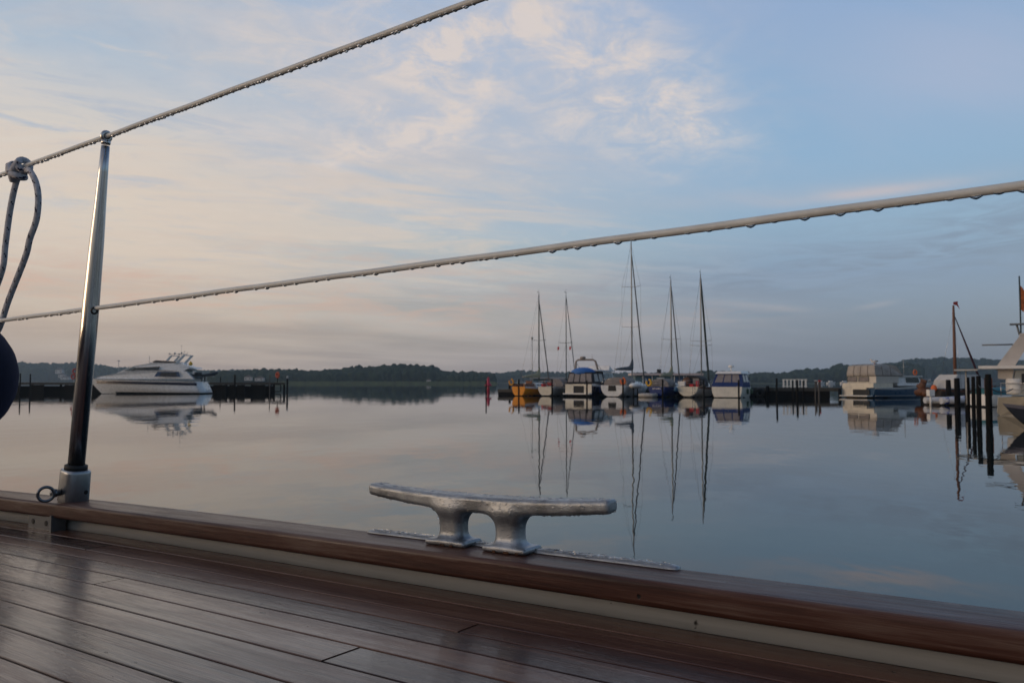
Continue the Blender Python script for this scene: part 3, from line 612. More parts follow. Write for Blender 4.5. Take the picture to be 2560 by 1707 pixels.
prof = [(.35,2.36),(.3,2.7),(.42,3.5),(.9,3.66),(2.3,3.68),(3.3,3.5),(4.1,2.36)]
c_.prism(prof, lambda x,z: 1.55-.12*max(0,z-2.4)-(.25 if z > 3.6 else 0)); c_.build('flybridge_tent', mat('pale_taupe_canvas',(.40,.36,.32),.85,var=.25,scale=1.5,bump=.3), e)
c_ = MB(); c_.prism([(3.4,1.3),(3.4,2.3),(6.4,2.3),(7.1,1.3)], lambda x,z: 1.45-.1*(z-1.3)); c_.build('wheelhouse', white, e)
c_ = MB(); c_.prism([(3.2,2.3),(3.2,2.42),(6.7,2.42),(6.9,2.3)], 1.5); c_.build('wheelhouse_roof', winpl, e)
for (a0,a1) in ((4.6,5.4),(5.5,6.3)):
    w_ = MB(); w_.plate([(a0,-1.43,1.65),(a1+.15,-1.43,1.65),(a1,-1.38,2.2),(a0,-1.38,2.2)], (0,-1,.1), .02); w_.build('window', glass, e)
rail_line(rows, 6.4, 10., .6, n=6).build('guard_rail', steel, e)
c_ = MB(); c_.tube([(6.2,0,2.4),(6.2,0,4.3)], .03, 6); c_.tube([(6.2,.3,3.4),(6.2,-.3,3.4)], .02, 6); c_.build('signal_mast', alu, e)
c_ = MB(); c_.torus((0,0,0), .22, .07, (0,1,0), 16, 8); o = c_.build('lifebuoy_ring', orange, M=M@Matrix.Translation((6.6,-.9,2.3))); tag(o, 'orange ring lifebuoy on the wheelhouse roof of the blue trawler yacht', 'lifebuoy')
m_ = MB()
for y_ in (-.75,.05,.8): m_.tube([(.33,y_,2.4),(.285,y_*.98,2.72),(.40,y_*.93,3.5),(.85,y_*.88,3.67),(2.3,y_*.88,3.69)], .022, 5)
for x_ in (1.3,2.4): m_.tube([(x_,-1.56,2.4),(x_,-1.44,3.45)], .022, 5)
m_.tube([(.32,1.5,2.42),(.32,-1.5,2.42)], .03, 5); m_.tube([(.36,-1.56,2.42),(3.9,-1.56,2.42)], .03, 5); m_.build('tent_seam', mat('taupe_seam',(.16,.14,.12),.9), e)
m_ = MB()
for y0 in (1.15,-.1):
    for dy in (.52,-.55): m_.box((.372,y0-.15+dy,2.02),(.03,.05,.55))
    m_.box((.372,y0-.15,2.28),(.03,1.1,.05)); m_.box((.372,y0-.15,1.77),(.03,1.1,.05))
m_.build('window_frame', mat('dark_green_frame',(.03,.05,.04),.5), e)
m_ = MB(); pts_ = [(x, -halfw(rows, x)[0]-.02, halfw(rows, x)[1]-.12) for x in np.linspace(.1, 10., 14)]; m_.tube(pts_, .035, 6); pts_ = [(x, -halfw(rows, x)[0]*.97, .22) for x in np.linspace(.1, 8., 10)]; m_.tube(pts_, .03, 6); m_.build('rubbing_strake', offw, e)
e.matrix_world = M @ Matrix.Diagonal((1,1,.82,1))
# gull on the tent
def gull(M, label):
    e = empty('gull', M, label, 'bird')
    b_ = MB(); b_.sphere((0,0,.16), .11, 12, sc=(1.7,.8,.8)); b_.sphere((.19,0,.27), .055, 10, sc=(1.15,.9,1)); b_.tube([(.12,0,.2),(.18,0,.26)], [.06,.045], 8); b_.build('body', winpl, e)
    b_ = MB(); b_.sphere((-.05,0,.19), .1, 10, sc=(2.,.84,.5)); b_.build('wing', grey, e)
    b_ = MB(); b_.tube([(.23,0,.265),(.30,0,.25)], [.014,.004], 6); b_.build('bill', buoyy, e)
    for s_ in (.03,-.03):
        b_ = MB(); b_.tube([(0,s_,.1),(0,s_,0)], .008, 5); b_.build('leg', orange, e)
gull(M@Matrix.Translation((2.3,.1,3.04))@Matrix.Rotation(2.6,4,'Z')@Matrix.Scale(1.5,4), 'white gull resting on top of the beige flybridge tent')

# ---- flybridge motor yacht on the left, bow to the left
YM = Matrix.Translation(at(524, 100)) @ Matrix.Rotation(PI, 4, 'Z'); e = empty('motor_yacht', YM, 'large white flybridge motor yacht with dark blue stripes at the left pontoon', 'motor yacht')
def yl(px, py): return ((524-px)/20.66, (980.5-py)/20.66)
# local +x = bow (screen left), +y = towards the camera after the half turn
m_ = MB(); st_ = []; NS, NV = 22, 12
for i in range(NS):
    u = i/(NS-1); L_ = 14.6; sh = 1.42+.38*u-.0*u; bw = 2.15*(.9+.1*math.sin(min(u/.3,1)*PI/2)) if u < .35 else 2.15*max(.0, 1-((u-.35)/.65)**2.3)
    bw = max(bw, .02); r = []
    for j in range(NV):
        v = j/(NV-1); z = -.35+(sh+.35)*v
        fl = 1-(1-v)**1.6*max(0,u-.25)*1.15; x = (L_-2.2)*u+2.2*u**3*v**.8 + (-.0) - .55*(1-v)*(1-u)**6*1.0
        y = bw*max(.02, fl)*(.80+.20*min(1,v*2.5)); 
        if u == 0: x = -.0+.62*0-(0) 
        r.append((x + (.9*v*(1-u)**5), y, z))
    st_.append(r)
vs_ = []; fs = []; mi = []
for r in st_: vs_ += r+[(x,-y,z) for x,y,z in r]
for i in range(NS-1):
    for s_ in (0,NV):
        for j in range(NV-1): a = i*2*NV+s_+j; b_ = a+2*NV; fs.append((a,a+1,b_+1,b_)); mi.append(0 if st_[i][j+1][2] < .22 else 1)
for j in range(NV-1): fs.append((j,j+1,NV+j+1,NV+j)); mi.append(0 if st_[0][j+1][2] < .22 else 1)
m_.add(vs_, fs, mi, True); m_.build('hull', [antif, white], e)
def ysheer(x):
    for a, b_ in zip(st_, st_[1:]):
        if a[-1][0] <= x <= b_[-1][0]: t_ = (x-a[-1][0])/(b_[-1][0]-a[-1][0]); return a[-1][1]*(1-t_)+b_[-1][1]*t_, a[-1][2]*(1-t_)+b_[-1][2]*t_
    return st_[-1][-1][1], st_[-1][-1][2]
dk = MB(); dk.add([(r[-1][0], s_*r[-1][1], r[-1][2]) for r in st_ for s_ in (1,-1)], [(2*i,2*i+1,2*i+3,2*i+2) for i in range(NS-1)]); dk.build('deck', winpl, e)
for zf, th, mm, nm, xa in ((.80,.20,navy,'stripe',.8),(.985,.035,mat('grey_trim',(.1,.12,.13),.4),'rubbing_strake',.9)):
    m_ = MB(); vs_ = []; k = 0
    for i in range(NS-1):
        r = st_[i]
        if r[-1][0] < xa*0 + .4 or r[-1][0] > 13.9: continue
        zc = r[-1][2]*zf; j = max(q for q in range(NV-1) if r[q][2] <= zc); t_ = (zc-r[j][2])/(r[j+1][2]-r[j][2]); x = r[j][0]*(1-t_)+r[j+1][0]*t_; y = r[j][1]*(1-t_)+r[j+1][1]*t_
        vs_ += [(x,y+.03,zc-th*.8),(x,y+.05,zc+th*.8)]; k += 1
    m_.add(vs_, [(2*i,2*i+1,2*i+3,2*i+2) for i in range(k-1)]); m_.add([(x,-y,z) for x,y,z in vs_], [(2*i,2*i+1,2*i+3,2*i+2) for i in range(k-1)])
    m_.build(nm, mm, e)
def yw(x, z):      # superstructure half width
    return max(.25, min(1.75, ysheer(x)[0]-.28) - .26*max(0, z-1.6))
P = [yl(*q) for q in ((498,944),(478,925),(462,923),(395,921),(352,921),(300,930),(258,937),(238,943.5))]
m_ = MB(); m_.prism(P, yw); m_.build('coachroof', white, e)
P = [yl(*q) for q in ((470,924),(486,916),(462,904),(440,905),(395,903.5),(345,911.5),(316,922),(298,930))]
m_ = MB(); m_.prism(P, lambda x,z: yw(x,z)-.05); m_.build('wheelhouse', white, e)
for nm, pts, mm in (('side_window', ((412,913),(350,917),(338,923.5),(408,922)), glass), ('windscreen', ((344,914),(318,923),(334,923.5),(352,916)), mat('pale_window_glass',(.10,.14,.15),.1)), ('saloon_window', ((460,926),(408,926),(401,938),(464,938)), glassb), ('saloon_pane', ((454,928),(418,928),(414,937),(456,937)), glass)):
    for s_ in (1,-1):
        Q = [yl(*q) for q in pts]; m_ = MB(); off_ = .03 if nm != 'saloon_pane' else .06
        m_.plate([(x, s_*(yw(x,z)+(off_ if nm in ('saloon_window','saloon_pane') else -.02)), z) for x,z in Q], (0,s_,.1), .02); m_.build(nm if nm != 'saloon_pane' else 'window_pane', mm, e)
m_ = MB(); m_.prism([yl(*q) for q in ((455,905),(450,901),(398,897.5),(388,901),(395,904.5))], lambda x,z: 1.0-.2*(z-3.5)); m_.build('flybridge_windshield', mat('tinted_brown_acrylic',(.05,.035,.03),.2), e)
for s_ in (1,-1):
    m_ = MB(); Q = [yl(*q) for q in ((447,906),(454,907),(474,885),(468,884))]; m_.plate([(x, s_*1.15, z) for x,z in Q], (0,s_,0), .12); m_.build('arch_leg', mat('pale_blue_gelcoat',(.4,.5,.58),.3), e)
    m_ = MB(); Q = [yl(*q) for q in ((424,899),(431,899),(441,886),(436,886))]; m_.plate([(x, s_*1.1, z) for x,z in Q], (0,s_,0), .1); m_.build('arch_leg', mat('pale_blue_gelcoat',(.4,.5,.58),.3), e)
m_ = MB(); x, z = yl(470,885); m_.tube([(x,1.2,z),(x,-1.2,z)], .06, 6); x2, z2 = yl(438,886); m_.tube([(x2,1.1,z2),(x2,-1.1,z2)], .05, 6)
for px_, py_, r_ in ((426,881,.1),(439,880,.13),(450,882,.12),(456,879,.12),(463,876,.07),(471,878,.05)):
    x, z = yl(px_,py_); m_.sphere((x, .3, z), r_, 8); m_.tube([(x,.3,z),(x+.1,.3,z-.35)], .015, 5)
x, z = yl(455,861); m_.tube([(x,.2,z),(x,.2,z-1.3)], .014, 5); m_.sphere((x,.2,z), .06, 6); x0, z0 = yl(426,882); x1, z1 = yl(470,882); m_.tube([(x0,.3,z0),(x1,.3,z1)], .03, 6)
m_.build('antenna', offw, e)
m_ = MB()
for k in range(10):
    x = .4+k*1.45; w_, z_ = ysheer(min(x,14.)); m_.tube([(x, max(.05,w_-.08), z_),(x, max(.05,w_-.08), z_+.32)], .012, 5)
P1 = [(.4+k*1.45, max(.05, ysheer(min(.4+k*1.45,14.))[0]-.08), ysheer(min(.4+k*1.45,14.))[1]+.32) for k in range(10)]; m_.tube(P1, .014, 5); m_.tube([(x,-y,z) for x,y,z in P1], .014, 5); m_.build('guard_rail', steel, e)
x, z = yl(492,937); m_ = MB(); m_.box((x,.3,z),(.9,1.6,.55)); m_.box((x-.3,.3,z+.3),(.3,1.6,.4)); m_.build('aft_seat', mat('dark_grey_upholstery',(.06,.065,.07),.8), e)
x, z = yl(480,916); m_ = MB(); m_.prism([(x+.9,z-.1),(x+.9,z+.05),(x-.5,z+.08),(x-.9,z-.15)], 1.3); m_.build('aft_canopy', mat('pale_blue_gelcoat',(.4,.5,.58),.3), e)
x, z = yl(480,906); m_ = MB(); m_.lathe([(.02,.32),(.12,.2),(.24,.05),(.24,-.1),(.1,-.22)], (0,0,0), 10); o = m_.build('rescue_light_buoy', buoyy, M=YM@Matrix.Translation((x,.4,z))); tag(o, 'yellow rescue buoy standing at the aft end of the white yacht flybridge', 'buoy')
m_ = MB(); x, z = yl(378,897); m_.tube([(x,.5,z-.6),(x,.5,z+.5)], .03, 5); m_.build('horn', offw, e)
# dinghy on its davit behind the yacht
DM = Matrix.Translation(at(522, 101)) @ Matrix.Rotation(PI, 4, 'Z'); e = empty('hanging_dinghy', DM@Matrix.Translation((0,0,2.2)), 'small dark dinghy hanging on davits behind the white yacht stern', 'dinghy')
m_ = MB(); m_.tube([(-1.0,0,.35),(-.5,.45,.15),(.6,.5,0),(.9,.4,0)], .17, 8); m_.tube([(-1.0,0,.35),(-.5,-.45,.15),(.6,-.5,0),(.9,-.4,0)], .17, 8); m_.build('tube', mat('slate_hypalon',(.04,.05,.06),.5), e)
m_ = MB(); m_.box((.2,0,-.08),(1.5,.8,.1)); m_.box((.9,0,.15),(.1,.8,.4)); m_.build('floor', grey, e)
m_ = MB(); m_.tube([(.5,0,-1.4),(.45,0,-.1)], .07, 6); m_.tube([(1.0,0,-1.2),(.7,0,-.1)], .06, 6); m_.build('davit', dark, e)

# ---- pontoons and piles
def pile(M, h, r_, label, grp=None, m_=None, lean=0., cap=None, name='mooring_pile'):
    r = r_*.47; b_ = MB(); b_.lathe([(r,-.6),(r*1.04,.1),(r,h*.7),(r*.93,h-.02),(r*.7,h)], (0,0,0), 10)
    if lean: M = M @ Matrix.Rotation(lean, 4, 'Y')
    if cap:
        e_ = empty(name, M, label, 'mooring pile', grp); b_.build('post', m_ or dark, e_)
        c_ = MB(); c_.lathe([(r*1.12,h-.28),(r*1.12,h-.02),(r*.8,h+.04)], (0,0,0), 10); c_.build('cap', cap, e_); return e_
    return tag(b_.build(name, m_ or dark, M=M), label, 'mooring pile', grp)
def T_(px, d, z=0): return Matrix.Translation(at(px, d, z))
G = 'mooring piles in front of the moored row'
for px_, off_, h_, l_ in ((1297,-1.6,1.68,'dark mooring pile standing in front of the yellow sailboat'),(1380,-1.4,1.68,'dark mooring pile standing in front of the grey sailboat'),(1467,-1.4,1.55,'dark mooring pile at the right edge of the navy cruiser transom'),
        (1557,-1.4,1.7,'dark mooring pile in front of the tall masted white sailboat'),(1656,-1.2,1.68,'dark mooring pile standing in front of the blue sailboat'),(1759,-1.4,1.65,'dark mooring pile right of the oval cream stern'),(1846,-1.2,1.6,'dark mooring pile in front of the white cabin cruiser')):
    M = row_frame(px_, off_); pile(Matrix.Translation(M.translation), h_, .17, l_, G)
pile(T_(1215.5,79), 1.55, .13, 'black mooring pile standing alone in open water beside the red beacon')
# red spar beacon
e = empty('spar_beacon', T_(1221,120), 'red spar beacon standing in open water left of the yellow sailboat', 'beacon')
m_ = MB(); m_.lathe([(.2,-.5),(.2,.6),(.12,.9),(.1,1.9),(.05,2.2)], (0,0,0), 10); m_.build('pole', mat('beacon_red',(.42,.02,.05),.5), e)
m_ = MB(); m_.lathe([(.1,.8),(.55,.86),(.5,1.0),(.22,1.3),(.2,1.9),(.1,2.0)], (0,0,0), 12); m_.build('topmark', mat('beacon_red',(.42,.02,.05),.5), e)
G = 'mooring piles off the long pontoon'
pile(T_(1941,66), 1.72, .17, 'dark pile standing alone in front of the empty pontoon berth, right of the cabin cruiser', G)
pile(T_(1992,69), 1.6, .2, 'thickest dark pile in front of the white bench on the pontoon', G)
pile(T_(1981,73), 1.5, .13, 'thin dark pile just left of the thickest pile', G)
pile(T_(2007,72), 1.5, .12, 'thin dark pile just right of the thickest pile', G)
wp = mat('grey_weathered_timber', (.10,.09,.08), .8, var=.3)
pile(T_(2037,68), 1.35, .11, 'thin weathered grey post between the long pontoon piles and the trawler', G, wp)
pile(T_(2046,67), 1.35, .14, 'weathered grey post with darker foot left of the trawler yacht', G, wp)
# long right pontoon
PM = row_frame(1296, 7.6); ang = HEAD
p0 = PM.translation - LD*2.0
PD = Matrix(((LD.x, -LD.y, 0, p0.x),(LD.y, LD.x, 0, p0.y),(0,0,1,0),(0,0,0,1)))
e = empty('long_pontoon', PD, 'long low dark timber pontoon behind the row of moored boats', 'pontoon')
for a0, a1, z_ in ((0,9.,.62),(9.02,19,.72),(19.02,35.6,.88)):
    m_ = MB(); n_ = int((a1-a0)/.6)
    for k in range(n_): m_.box((a0+(k+.5)*(a1-a0)/n_, 0, z_-.04+random.uniform(-.006,.006)), ((a1-a0)/n_-.02, 2.2, .08))
    m_.box(((a0+a1)/2,-1.12,z_-.2),(a1-a0,.1,.24)); m_.build('walkway', deckwood, e)
    m_ = MB()
    for k in range(int((a1-a0)/1.2)): m_.box((a0+.6+k*1.2, -1.0+.0*k, (z_-.12)/2-.09), (1.19, .12, z_+.1), rx=random.uniform(-.02,.02))
    m_.build('skirting', dark, e)
for k in range(12):
    m_ = MB(); m_.lathe([(.14,-.5),(.14,.5),(.14,1.05 if k % 3 == 0 else .8)], (k*3.2+.3, -1.25 if k % 2 else 1.2, 0), 8); m_.build('support_pile', dark, e)
# white bench stand and electricity posts on the pontoon
def on_pontoon(px, y=0., z=.88):
    k = (px-1280)/F_PX; d = (k*p0.y-p0.x)/(LD.x-k*LD.y); return PD @ Matrix.Translation((d, y, z))
m_ = MB()
for k in range(7): m_.box((k*.34-1.02, 0, .4), (.15,.05,.8))
m_.box((0,0,.76),(2.3,.07,.07)); m_.box((0,0,.12),(2.3,.07,.07)); o = m_.build('white_railing', winpl, M=on_pontoon(1982,.9)); tag(o, 'short white slatted railing standing on the long pontoon', 'railing')
for px_, l_ in ((2038,'slim pale service post on the long pontoon, left of a pair'),(2047,'slim pale service post with red top on the long pontoon, right of a pair')):
    e = empty('service_post', on_pontoon(px_, .3), l_, 'service post', 'service posts on the long pontoon'); m_ = MB(); m_.box((0,0,.3),(.2,.2,.6)); m_.build('cabinet', wp if px_ == 2038 else rust, e); m_ = MB(); m_.box((0,0,.65),(.26,.26,.1)); m_.build('cap', offw if px_ == 2038 else red, e)
for k, (px_, l_) in enumerate(((1884,'dark tyre fender hanging on the pontoon beside the cabin cruiser bow'),(1905,'dark tyre fender hanging on the pontoon, second from the cabin cruiser bow'))):
    m_ = MB(); m_.torus((0,0,0), .32, .13, (0,1,0), 18, 8); o = m_.build('tyre_fender', black, M=on_pontoon(px_,-1.32,.38)); tag(o, l_, 'tyre', 'tyre fenders on the pontoon')
# floating house behind the row
M = place(1662, 112, 90); e = empty('floating_house', M, 'low teal floating house with white flat roof behind the sailboats', 'floating house')
m_ = MB(); m_.box((0,0,1.2),(8.6,4,2.2)); m_.build('wall', tealc, e)
m_ = MB(); m_.box((0,0,2.44),(9.3,4.8,.28)); m_.build('roof', mat('pinkish_white_fascia',(.62,.52,.50),.5), e)
m_ = MB(); m_.box((0,0,.0),(9.4,5,.3)); m_.build('float', dark, e)
for k, y_ in enumerate((-3.1,-1.5,2.7)):
    m_ = MB(); m_.box((y_,2.02,1.3),(1.1,.05,1.6)); w_ = m_.build('window', glassb, e)
    m_ = MB(); m_.box((y_-.62,2.04,1.3),(.1,.06,1.8)); m_.box((y_+.62,2.04,1.3),(.1,.06,1.8)); m_.build('frame', winpl, w_)
m_ = MB(); m_.box((.95,2.03,1.5),(1.0,.06,1.0)); w_ = m_.build('window_frame', winpl, e); m_ = MB(); m_.box((.95,2.075,1.5),(.55,.02,.55)); m_.build('pane', glass, w_)
m_ = MB(); m_.box((.9,.6,2.85),(.5,.5,.55)); m_.build('chimney', black, e)
# piles etc. need the near side: flip the house so that its windows face the camera
e.matrix_world = place(1662, 112, 270)
M = place(1378, 118, 270); e = empty('floating_house', M, 'low dark floating house with grey roof behind the grey sailboat', 'floating house')
m_ = MB(); m_.box((0,0,1.0),(5.2,3.4,1.7)); m_.build('wall', tealc, e)
m_ = MB(); m_.box((0,0,1.98),(6.,4.,.24)); m_.build('roof', mat('grey_fascia',(.34,.36,.38),.5), e)
m_ = MB(); m_.box((0,0,0),(5.8,4,.3)); m_.build('float', dark, e)
m_ = MB(); m_.box((.5,1.72,1.2),(1.6,.05,.8)); m_.build('window', glass, e)

# left pontoon, high on piles
LM = Matrix.Translation(at(728, 107)); e = empty('high_pontoon', LM, 'high dark timber pontoon behind the white motor yacht', 'pontoon')
sc_ = 107/F_PX
def lx(px): return (px-728)*sc_
m_ = MB(); x0 = lx(-420); x1 = lx(712)
n_ = 70
for k in range(n_): m_.box((x0+(k+.5)*(x1-x0)/n_, 1.2, 1.31+random.uniform(-.006,.006)), ((x1-x0)/n_-.03, 2.4, .08))
m_.box(((x0+x1)/2, .05, 1.18),(x1-x0,.14,.2)); m_.build('walkway', deckwood, e)
for a0, a1 in ((-420,-200),(-190,-40),(-30,52),(82,112),(163,225),(225,330),(340,520),(535,566),(575,586),(594,613),(633,664),(672,676)):
    m_ = MB(); w_ = lx(a1)-lx(a0); n2 = max(1, int(w_/.45))
    for k in range(n2): m_.box((lx(a0)+(k+.5)*w_/n2, .0, .52+random.uniform(-.02,.02)), (w_/n2-.015, .14, 1.04))
    m_.build('fender_board', dark, e)
m_ = MB()
m_.box(((x0+lx(676))/2, 1.3, .42),(lx(676)-x0,.1,.9)); m_.build('rear_boarding', dark, e)
for px_ in (-300,-200,-100,0,62,135,200,300,400,500,555,620,676,702):
    m_ = MB(); m_.box((lx(px_),1.8,.3),(.22,.22,2.)); m_.build('support_pile', dark, e)
m_ = MB(); m_.tube([(lx(680),0,1.1),(lx(701),0,1.1),(lx(703),0,.95),(lx(703),0,.3),(lx(701),0,.18),(lx(680),0,.18),(lx(678),0,.3),(lx(678),0,.95),(lx(680),0,1.1)], .07, 6); m_.build('end_frame', dark, e)
G = 'mooring piles at the high pontoon'
pile(T_(52,102.5), 2.5, .17, 'dark mooring pile nearest the navy fender at the left pontoon', G)
pile(T_(77,102.5), 2.4, .17, 'dark mooring pile second from the navy fender at the left pontoon', G)
pile(T_(588,104), 2.35, .22, 'dark mooring pile right of the white motor yacht stern', G)
pile(T_(719,105), 2.15, .24, 'dark mooring pile with white cap at the outer end of the left pontoon', G, cap=offw)
pile(T_(552,109), 2.1, .12, 'thin dark post behind the pontoon right of the yacht stern', G)
pile(T_(675,106), 2.3, .12, 'thin weathered post beside the open end frame of the left pontoon', G, wp)
e = empty('lifebuoy_stand', T_(694.5,107.2,1.35), 'orange lifebuoy on its stand at the outer end of the left pontoon', 'lifebuoy stand')
m_ = MB(); m_.tube([(0,0,0),(0,0,.6)], .05, 6); m_.build('post', dark, e)
m_ = MB(); m_.torus((0,0,.98), .3, .11, (.7,1,0), 18, 8); m_.box((0,.05,.95),(.24,.1,.9)); m_.build('lifebuoy', mat('faded_orange',(.42,.08,.04),.6), e)
e = empty('lifebuoy_stand', T_(186,107.2,1.35), 'red lifebuoy on its stand just left of the chrome stanchion', 'lifebuoy stand')
m_ = MB(); m_.tube([(0,0,0),(0,0,.7)], .05, 6); m_.build('post', offw, e)
m_ = MB(); m_.torus((.1,0,1.45), .3, .1, (.2,1,0), 18, 8); m_.build('lifebuoy', mat('faded_red',(.36,.05,.04),.6), e)
m_ = MB(); m_.torus((-.1,0,.75), .28, .09, (.3,1,0), 18, 8); m_.build('lifebuoy', mat('faded_red',(.36,.05,.04),.6), e)
# lamp masts on the far left shore
for px_, h_, l_ in ((297,27,'thin lamp mast rising from the left wood beside the chrome stanchion'),(378,24,'thin lamp mast rising above the white yacht wheelhouse')):
    e = empty('lamp_mast', T_(px_, 1150, 4), l_, 'lamp mast', 'lamp masts on the far left shore'); m_ = MB(); m_.tube([(0,0,0),(0,0,h_)], .35, 6); m_.build('pole', grey, e)
    m_ = MB(); m_.box((0,0,h_),(3.2,.6,1.1)); m_.build('lamp_head', grey, e)
# ---- right hand pile row
G = 'row of dark piles at the right edge'
for px_, d_, h_, r_, l_ in ((2370,51.6,1.55,.32,'farthest and leftmost dark pile of the receding row at right'),(2391,44.5,1.62,.31,'second dark pile from the left in the receding row at right'),(2416,37.6,1.62,.22,'third dark pile from the left in the receding row at right'),
        (2431,34,1.63,.16,'fourth and thinnest dark pile in the receding row at right'),(2444,30.4,1.63,.18,'fifth dark pile, second nearest of the receding row at right'),(2469,27,1.66,.21,'nearest and tallest dark pile of the receding row at right')):
    pile(T_(px_, d_), h_, r_, l_, G, lean=math.radians(random.uniform(-.6,.6)))
# rope sagging between the piles
def span(a, b_, sag, r, m_, label, name='mooring_line'):
    P = []
    for i in range(13): t_ = i/12; q = a.lerp(b_, t_); q.z -= sag*4*t_*(1-t_); P.append(q)
    mm = MB(); mm.tube(P, r, 6); return tag(mm.build(name, m_), label, 'rope')
span(at(2444,30.4,1.3), at(2469,27,1.3), .12, .015, black, 'dark rope sagging between the two nearest piles at right')
span(at(2469,27,1.25), at(2530,31,1.15), .15, .02, black, 'dark mooring line from the nearest pile to the beige yacht')
# small white boat with blue and teal covers behind the piles
M = place(2440, 47, 75); e = empty('open_boat', M, 'small white open boat with teal cover half hidden behind the dark piles', 'motor boat')
h_, dk, rows = hull_mesh(4.6, 1.9, .72, .85, tw=.9, rake=.1, mats=(0,1,1), stern_z=-.1, under=.25, ve=.4); bm_ = h_.build('hull', [antif, winpl], e); dk.build('deck', offw, e)
m_ = arch(.3, 2.6, .75, .7, .38, .45, .68); m_.build('cover', mat('teal_cover',(.03,.14,.17),.7), e)
m_ = MB(); m_.box((3.1,0,.92),(.5,.9,.4)); m_.build('console', glass, e)
M2 = M @ Matrix.Translation((-1.6,-.2,0)); 
# blue and white inflatable
M = place(2352, 50.5, 80); e = empty('inflatable_boat', M, 'blue and white inflatable dinghy with outboard at the foot of the leftmost piles', 'dinghy')
m_ = MB(); m_.tube([(2.0,0,.42),(1.7,.5,.36),(.8,.72,.3),(-.6,.72,.28)], .2, 10); m_.build('tube', mat('white_hypalon',(.5,.52,.56),.4), e)
m_ = MB(); m_.tube([(2.0,0,.42),(1.7,-.5,.36),(.8,-.72,.3),(-.6,-.72,.28)], .2, 10); m_.build('tube', mat('white_hypalon',(.5,.52,.56),.4), e)
m_ = MB()
for x_ in (-.45,.25,.95,1.6): m_.tube([(x_,-.70 if x_ < 1.2 else -.55,.29+.03*x_),(x_+.3,-.71 if x_ < 1.2 else -.45,.3+.03*x_)], .212, 10)
m_.build('blue_band', mat('royal_blue_hypalon',(.02,.05,.35),.4), e)
m_ = MB(); m_.box((.5,0,.2),(2.2,1.2,.1)); m_.build('floor', grey, e)
m_ = MB(); m_.box((-.75,0,.75),(.35,.3,.4)); m_.tube([(-.75,0,.6),(-.75,0,-.1)], .07, 6); m_.build('outboard_engine', winpl, e)
# brown workboat with white tent cabin and reddish mast
M = place(2326, 60, 70); e = empty('wooden_gaff_boat', M, 'brown wooden sailing boat with white tent and reddish wooden mast behind the piles', 'sailboat')
h_, dk, rows = hull_mesh(6.4, 2.3, .9, 1.15, tw=.75, rake=.08, mats=(0,1,2), stern_z=-.05, under=.4, ve=.5); h_.build('hull', [antif, mat('black_tarred_hull',(.02,.015,.012),.6), rust], e); dk.build('deck', varn, e)
m_ = MB(); m_.prism([(1.2,.95),(1.3,1.55),(1.7,1.95),(3.6,1.95),(4.1,1.6),(4.3,.95)], lambda x,z: 1.05-.25*(z-.95)); m_.build('tent', mat('white_canvas',(.5,.5,.49),.8), e)
m_ = MB(); m_.lathe([(.12,.8),(.11,4.),(.09,6.4),(.07,7.0)], (1.9,-.4,0), 10); m_.build('mast', mat('reddish_pine_mast',(.16,.07,.04),.5), e)
m_ = MB(); m_.tube([(4.7,-.2,1.2),(3.8,-.28,2.9),(2.0,-.4,6.2)], [.07,.08,.03], 8); m_.build('furled_foresail', mat('dark_red_sailcloth',(.06,.02,.03),.8), e)
m_ = MB()
for s_ in (.9,-1.1): m_.tube([(1.7,s_,1.),(1.9,-.4,6.4)], .01, 4)
m_.build('stays', steel, e)
o = MB(); o.plate([(0,0,0),(.45,0,.06),(.42,0,-.12),(.62,0,-.5),(.35,0,-.25),(0,0,-.18)], (0,1,0), .01); o = o.build('pennant', mat('red_pennant',(.6,.06,.04),.7), M=M@Matrix.Translation((1.9,-.4,7.25))); tag(o, 'red pennant flying from the reddish wooden mast', 'flag')
m_ = MB(); m_.sphere((0,0,0), .22, 12, sc=(1,1,1.2)); o = m_.build('ball_fender', orange, M=M@Matrix.Translation((-.15,-.4,.95))); tag(o, 'orange ball fender on the stern of the brown wooden boat', 'fender')
m_ = MB()
for q_, r2 in (((0,0,-.3),.42),((.1,.4,-.35),.36),((0,-.35,-.4),.38),((.05,.1,.05),.34),((.3,-.1,-.2),.3),((.0,.3,.12),.2)): m_.sphere(q_, r2, 10, sc=(.8,1,.8), jitter=.12)
m_.box((.1,0,.35),(.1,.5,.5), rx=.3)
if True: pass
m_.sphere((0,0,.2), .3, 10, sc=(.6,.9,.8), jitter=.1); o = m_.build('net_heap', rust, M=M@Matrix.Translation((-.35,.45,1.0))); tag(o, 'rust brown heap of netting on the stern of the wooden boat', 'net')
pile(T_(2304,66), 1.45, .3, 'thick black dolphin pile between the trawler bow and the brown boat')

# ---- beige motor yacht cut by the right frame edge
M = Matrix.Translation(at(2486, 35.7)) @ Matrix.Rotation(math.radians(-30), 4, 'Z'); e = empty('beige_motor_yacht', M, 'beige motor yacht with slanting white radar arch at the right frame edge', 'motor yacht')
